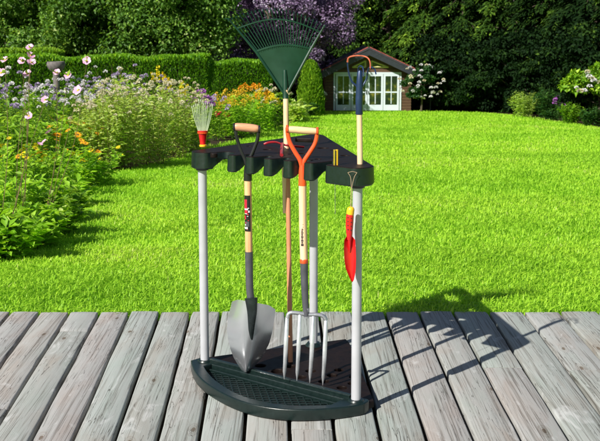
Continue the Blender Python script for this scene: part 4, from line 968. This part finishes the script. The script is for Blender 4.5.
near = [(-22, 262, .42, 'leafy green perennial cut by the left frame edge beside the deck'), (6, 262, .40, 'lush green perennial nearest the deck at the left edge of the bed'), (32, 250, .36, 'low broad leaved perennial second along the bed edge from the deck'),
        (50, 238, .36, 'bright leafy perennial at the rounded corner of the bed edge'), (12, 240, .50, 'tall leafy perennial behind the one nearest the deck'), (34, 228, .48, 'dense green perennial below the yellow daisies at left'),
        (60, 222, .34, 'low green perennial touching the lawn under the daisies'), (-8, 222, .55, 'shaggy dark centred perennial at the left edge under the daisies'), (70, 208, .30, 'small reddish tinged perennial on the bed corner by the lawn')]
for i, (x, y, h, lab) in enumerate(near):
    plant('leafy_perennial', lab, 'plant', x, y, h, .30, 34, 26, .085, 'lf_bright' if i % 3 else 'lf_mid', gp, wl=.46, vb=.5)
gd = 'yellow daisy plants in the left bed'
for x, y, h, lab in ((4, 206, .62, 'yellow daisy plant at the left frame edge'), (26, 200, .62, 'yellow daisy plant second from the left frame edge'), (50, 198, .58, 'yellow daisy plant in the middle of the row of daisies'), (72, 190, .56, 'yellow daisy plant near the bed edge left of the pale shrub'), (94, 186, .50, 'yellow daisy plant closest to the pale seed head shrub')):
    plant('daisy_plant', lab, 'plant', x, y, h, .42, 26, 26, .085, 'lf_bright', gd, fl=('daisy', .070, 'p_yellow' if x % 4 else 'p_orange', 'f_brown', 13))
plant('marigold_plant', 'orange marigold plant behind the yellow daisies', 'plant', 68, 172, .72, .55, 34, 24, .08, 'lf_mid', fl=('daisy', .095, 'p_orange', 'f_brown', 26))
plant('coneflower_plant', 'plant with two lilac flower heads by the daisies', 'plant', 48, 186, .62, .25, 10, 18, .08, 'lf_mid', fl=('anemone', .09, 'p_pink', 'f_centre', 3))
gs = 'tall pale seed head perennials in the middle of the left bed'
for x, y, h, r, lab, pm in ((104, 172, 1.00, .5, 'pale seed head perennial at the left of its clump', 'p_cream'), (128, 170, 1.22, .55, 'tallest pale seed head perennial facing the lawn', 'p_cream'), (152, 166, 1.20, .55, 'pale seed head perennial third from the left in its clump', 'p_cream'),
                            (174, 160, 1.15, .5, 'pale seed head perennial beside the left corner of the stand', 'p_cream'), (112, 158, 1.25, .6, 'pale perennial with white tufts in the second row above the clump', 'p_white'), (142, 156, 1.32, .6, 'pale perennial with mauve tufts in the second row below the hedge', 'p_mauve'), (188, 153, 1.10, .45, 'slender pale perennial behind the red hand rake', 'p_cream')):
    plant('tall_perennial', lab, 'plant', x, y, h*1.12, r, 52, 32, .082, 'lf_pale' if pm != 'p_mauve' else 'lf_bright', gs, wl=.36, stem='stemdry', fl=('ball', .075, pm, None, 32), vb=.42)
ga = 'mauve and white asters below the long hedge'
for x, y, h, lab, pm in ((30, 152, 1.20, 'mauve aster under the stone bird bath', 'p_mauve'), (62, 148, 1.22, 'white aster right of the stone bird bath', 'p_white'), (86, 146, 1.25, 'mauve aster in front of the middle of the long hedge', 'p_mauve'), (2, 156, 1.3, 'white aster at the left frame edge below the hedge', 'p_white'), (116, 143, 1.20, 'small flowered mauve aster behind the pale perennials', 'p_mauve'), (-25, 165, 1.2, 'mauve aster outside the left frame edge', 'p_mauve')):
    plant('aster_plant', lab, 'plant', x, y, h*1.08, .62, 42, 26, .08, 'lf_mid', ga, fl=('ball', .10, pm, None, 38), vb=.5)
plant('aster_plant', 'tall white aster hiding the foot of the stone bird bath', 'plant', 50, 158, 1.30, .5, 50, 30, .08, 'lf_mid', ga, fl=('ball', .08, 'p_white', None, 34))
plant('leafy_perennial', 'bright green leafy mound between the daisies and the asters', 'plant', 88, 168, .80, .60, 40, 26, .11, 'lf_bright', gp)
plant('leafy_perennial', 'tall green leafy mound behind the daisies at left', 'plant', 14, 176, .90, .65, 44, 26, .11, 'lf_mid', gp)
plant('leafy_perennial', 'green leafy mound behind the middle daisies', 'plant', 44, 172, .85, .6, 44, 26, .11, 'lf_bright', gp)
# evening primrose
def spire(x, y, ytop, lab, w=.16):
    b = G(x, y); h = AY(x, ytop, b.y).z-b.z
    plant('primrose_plant', lab, 'plant', x, y, h, w, 4, 34, .07, 'lf_mid', 'yellow evening primroses in front of the long hedge', fl=('spike', .13, 'p_yellow', None, 4, 'flower_spike'), bend=0, stemr=.004)
spire(166, 152, 60, 'tallest yellow evening primrose reaching the top of the hedge'); spire(180, 150, 78, 'yellow evening primrose right of the tallest one', .12); spire(188, 148, 84, 'yellow evening primrose above the red hand rake', .14); spire(158, 154, 74, 'shorter yellow evening primrose left of the tallest one', .12)
# anemones, close and tall
def anemone(lab, xb, yb, heads, size=.068):
    b = G(xb, yb); t = empty('anemone_plant', b, lab, 'plant', 'tall pink anemones at the left frame edge'); mb = MB(); A = []; D_ = []
    for (hx_, hy_) in heads:
        tip = AY(hx_, hy_, b.y+rng.uniform(-.15, .15)); sm = smoothpts([b+Vector((rng.uniform(-.05, .05), 0, 0)), b.lerp(tip, .5)+Vector((rng.uniform(-.06, .06), 0, .03)), tip], 6); mb.tube(sm, [.0028-.0016*i/len(sm) for i in range(len(sm))], 5)
        for q in sm[::3]:
            for _ in range(3): A.append(q); D_.append((rng.normal(), rng.normal(), .4))
        s = size*rng.uniform(.85, 1.15); me = fmesh('anemone', size, M['p_pink'], M['f_centre']); o = bpy.data.objects.new('flower', me); COL.objects.link(o); o.parent = t; o.location = tip-b; o.scale = (s/size,)*3
        o.rotation_euler = (rng.uniform(.7, 1.2), rng.uniform(-.5, .5), rng.uniform(-.4, .4))
    mb.build('stems', M['stemdry'], t); A = np.array(A); n = len(A); L = .05*rng.uniform(.6, 1.3, n); leaves('leaves', A, np.array(D_), rdir(n)+[0, 0, 1.], L, L*.5, rng.uniform(.2, .8, n), M['lf_mid'], t)
anemone('pink anemone with a stack of five blooms in front of the hedge', 22, 252, ((30, 47.5), (30.5, 55.5), (31.5, 62.5), (22, 61), (27.5, 74)))
anemone('pink anemone whose blooms hang beside the stone bird bath', 44, 240, ((57, 72.5), (68, 75.5), (87, 61), (78, 90.5)))
anemone('pink anemone at the very left edge with white blooms', 4, 256, ((1, 73), (5, 60), (29, 116), (45, 100)), .06)
# middle bed
plant('phlox_plant', 'purple phlox behind the left corner of the stand', 'plant', 200, 149, 1.02, .26, 26, 22, .09, 'lf_mid', fl=('ball', .17, 'p_purple', None, 20))
plant('phlox_plant', 'lilac phlox to the right of the purple phlox', 'plant', 216, 141, .95, .26, 20, 22, .09, 'lf_mid', fl=('ball', .11, 'p_mauve', None, 16))
plant('red_flower_plant', 'small plant with bright red blooms by the lilac phlox', 'plant', 221, 139, .62, .16, 12, 20, .08, 'lf_mid', fl=('ball', .14, 'p_red', None, 6))
gg = 'golden yellow flowering plants in the middle bed'
for x, y, h, pm, lab in ((238, 139, 1.1, 'p_gold', 'golden plant directly behind the shovel grip'), (250, 136, 1.15, 'p_orange', 'orange gold plant in front of the short hedge block'), (262, 133, .95, 'p_yellow', 'yellow plant at the right of the golden group'), (228, 138, 1.0, 'p_gold', 'pale golden plant at the left of the golden group')):
    plant('goldenrod_plant', lab, 'plant', x, y, h, .42, 34, 24, .10, 'lf_bright', gg, fl=('plume', .20, pm, None, 13), vb=.5)
plant('leafy_perennial', 'green mound left of the golden plants with blue grey leaves', 'plant', 212, 136, 1.15, .6, 36, 26, .12, 'lf_mid', gp)
plant('white_flower_plant', 'bush with pale pink and cream tufts left of the rake handle', 'plant', 276, 131, 1.15, .55, 40, 24, .11, 'lf_mid', fl=('ball', .12, 'p_cream', None, 26))
plant('white_flower_plant', 'dark green bush with a few cream tufts between the golden plants and the rake', 'plant', 264, 130, 1.1, .45, 40, 24, .11, 'lf_deep', fl=('ball', .10, 'p_cream', None, 12))
plant('hosta_plant', 'pale variegated hosta right of the rake handle', 'plant', 298, 123, .75, .42, 30, 14, .20, 'lf_pale', wl=.5, vb=.55)
plant('rose_bush', 'small rose bush with white blooms in front of the thuja bush', 'shrub', 316, 114.5, 1.15, .42, 30, 26, .12, 'lf_mid', fl=('ball', .11, 'p_white', None, 10))
plant('leafy_perennial', 'low dark mound at the foot of the thuja bush', 'plant', 306, 117, .55, .6, 30, 22, .12, 'lf_deep', gp)
# white flowering standard by the summer house
def white_bush():
    b = G(421, 112.2); t = empty('white_flowering_shrub', b, 'white flowering small tree right of the summer house', 'shrub'); mb = MB()
    limbs(mb, b, 1.5, .035, 10, .75, .6, .4); mb.build('trunk', M['bark'], t)
    c = (b.x, b.y, b.z+1.18); n = 5600; Pt, e, tone = crown_points(c, (.86, .6, .66), 24, n, .30); L = .10*rng.uniform(.6, 1.3, n)
    leaves('crown', Pt, e*.5+rdir(n), e+[0, 0, .4], L, L*.55, np.clip(rng.normal(.38, .2, n)+tone, 0, 1), M['lf_deep'], t)
    for i in range(48):
        e = rdir(1)[0]; e[1] = -abs(e[1]); p = Vector((e[0]*.9, e[1]*.6, 1.18+e[2]*.66)); o = bpy.data.objects.new('blossom', fmesh('ball', .16, M['p_white'] if i % 3 else M['p_cream'])); COL.objects.link(o); o.parent = t; o.location = p; s = rng.uniform(.7, 1.15); o.scale = (s,)*3
white_bush()
# right bed
plant('lime_shrub', 'lime green arching shrub at the dark edge of the lawn', 'shrub', 524, 117.5, 1.0, .62, 44, 40, .10, 'lf_pale', wl=.34, vb=.3)
plant('feathery_shrub', 'dim green upright shrub between the lime shrub and the purple flowers', 'shrub', 545, 118.5, 1.15, .5, 34, 28, .12, 'lf_deep', vb=.4)
plant('purple_flower_plant', 'plant with one cluster of purple blooms in the right bed', 'plant', 560, 121, .74, .22, 12, 18, .09, 'lf_deep', fl=('ball', .20, 'p_purple', None, 8))
plant('golden_shrub', 'rounded yellow green shrub right of the purple flowers', 'shrub', 571, 124.2, .68, .42, 44, 34, .085, 'lf_thuja', wl=.4, vb=.42)
plant('dark_perennial', 'dark low plant below the hydrangea at the right edge', 'plant', 594, 127, .60, .45, 34, 26, .10, 'lf_deep', vb=.45)
plant('dark_perennial', 'dark low plant left of the yellow green shrub', 'plant', 552, 120.5, .40, .4, 26, 22, .09, 'lf_deep', vb=.4)
def hydrangea():
    b = G(598, 122.5); t = empty('hydrangea_bush', b, 'hydrangea with white and lime flower heads at the right frame edge', 'shrub'); mb = MB(); limbs(mb, b, 1.3, .03, 9, .9, .4, .35); mb.build('stems', M['bark'], t)
    c = (b.x, b.y, b.z+1.20); n = 5200; Pt, e, tone = crown_points(c, (1.05, .8, .33), 34, n, .5); L = .15*rng.uniform(.6, 1.3, n)
    leaves('leaves', Pt, e*.5+rdir(n), e+[0, 0, .5], L, L*.6, np.clip(rng.normal(.55, .2, n)+tone, 0, 1), M['lf_thuja'], t)
    for i in range(24):
        u = rng.uniform(-1, 1); w = rng.uniform(-1, 1); p = Vector((u*1.0, -.55-.2*rng.random(), 1.20+w*.32*math.sqrt(max(0, 1-u*u*.5)))); o = bpy.data.objects.new('flower_head', fmesh('ball', .22, M['p_cream'] if i % 2 else M['p_white'])); COL.objects.link(o); o.parent = t; o.location = p; s = rng.uniform(.6, 1.1); o.scale = (s,)*3
hydrangea()
# bird bath
def bath():
    Y = 19.5; b = Vector((AY(56.5, 80, Y).x, Y, gz(Y))); t = empty('bird_bath', b, 'grey stone bird bath rising among the asters in front of the hedge', 'bird bath'); zt_ = AY(56, 61, Y).z-b.z; s = Y/1100
    MB().lathe(b, [(.15, 0), (.15, .05), (.07, .10), (.05, zt_*.5), (.06, zt_-.20)], 20).build('pedestal', M['stone'], t)
    MB().lathe(b+Vector((0, 0, zt_-.20)), [(.05, .0), (.09, .02), (s*7.6, .07), (s*9.0, .12), (s*9.2, .16), (s*8.6, .19), (s*7.6, .19), (s*6.2, .16), (.03, .14)], 24).build('bowl', M['stone'], t)
bath()
# lamp post
def lamp():
    Y = 43.6; b = Vector((AY(430.5, 100, Y).x, Y, gz(Y))); t = empty('garden_lamp', b, 'small garden lamp with pale pointed cap behind the white flowering tree', 'lamp'); zt_ = AY(430, 64.5, Y).z-b.z
    MB().lathe(b, [(.07, 0), (.05, .1), (.03, .2), (.028, zt_-.42)], 12).build('post', M['lampmetal'], t)
    MB().lathe(b+Vector((0, 0, zt_-.42)), [(.05, 0), (.09, .06), (.12, .24), (.10, .25)], 8).build('lantern', M['glass'], t, False)
    MB().lathe(b+Vector((0, 0, zt_-.175)), [(.15, 0), (.145, .02), (.04, .11), (.015, .15), (.015, .19)], 12).build('cap', M['lampcap'], t, False)
lamp()

# ------------------------------------------------------------------ light
az_x, az_y = .654, .756; el = R(37.6)
sun = bpy.data.objects.new('sun', bpy.data.lights.new('sun', 'SUN')); COL.objects.link(sun)
sun.data.energy = 5.0; sun.data.angle = R(.5); sun.data.color = (1, .96, .88)
d = Vector((az_x*math.cos(el), az_y*math.cos(el), -math.sin(el))); sun.rotation_euler = d.to_track_quat('-Z', 'Y').to_euler()
w = bpy.data.worlds.new('World'); S.world = w; w.use_nodes = True; nt = w.node_tree
bg = nt.nodes['Background']; sky = nt.nodes.new('ShaderNodeTexSky'); sky.sky_type = 'NISHITA'; sky.sun_disc = False
sky.sun_elevation = el; sky.sun_rotation = math.atan2(-az_x, -az_y) % (2*math.pi); nt.links.new(sky.outputs[0], bg.inputs[0]); bg.inputs[1].default_value = .05
S.view_settings.view_transform = 'Standard'; S.view_settings.look = 'None'; S.view_settings.gamma = 1; S.view_settings.use_curve_mapping = False
S.view_settings.exposure = .5
S.render.engine = 'CYCLES'
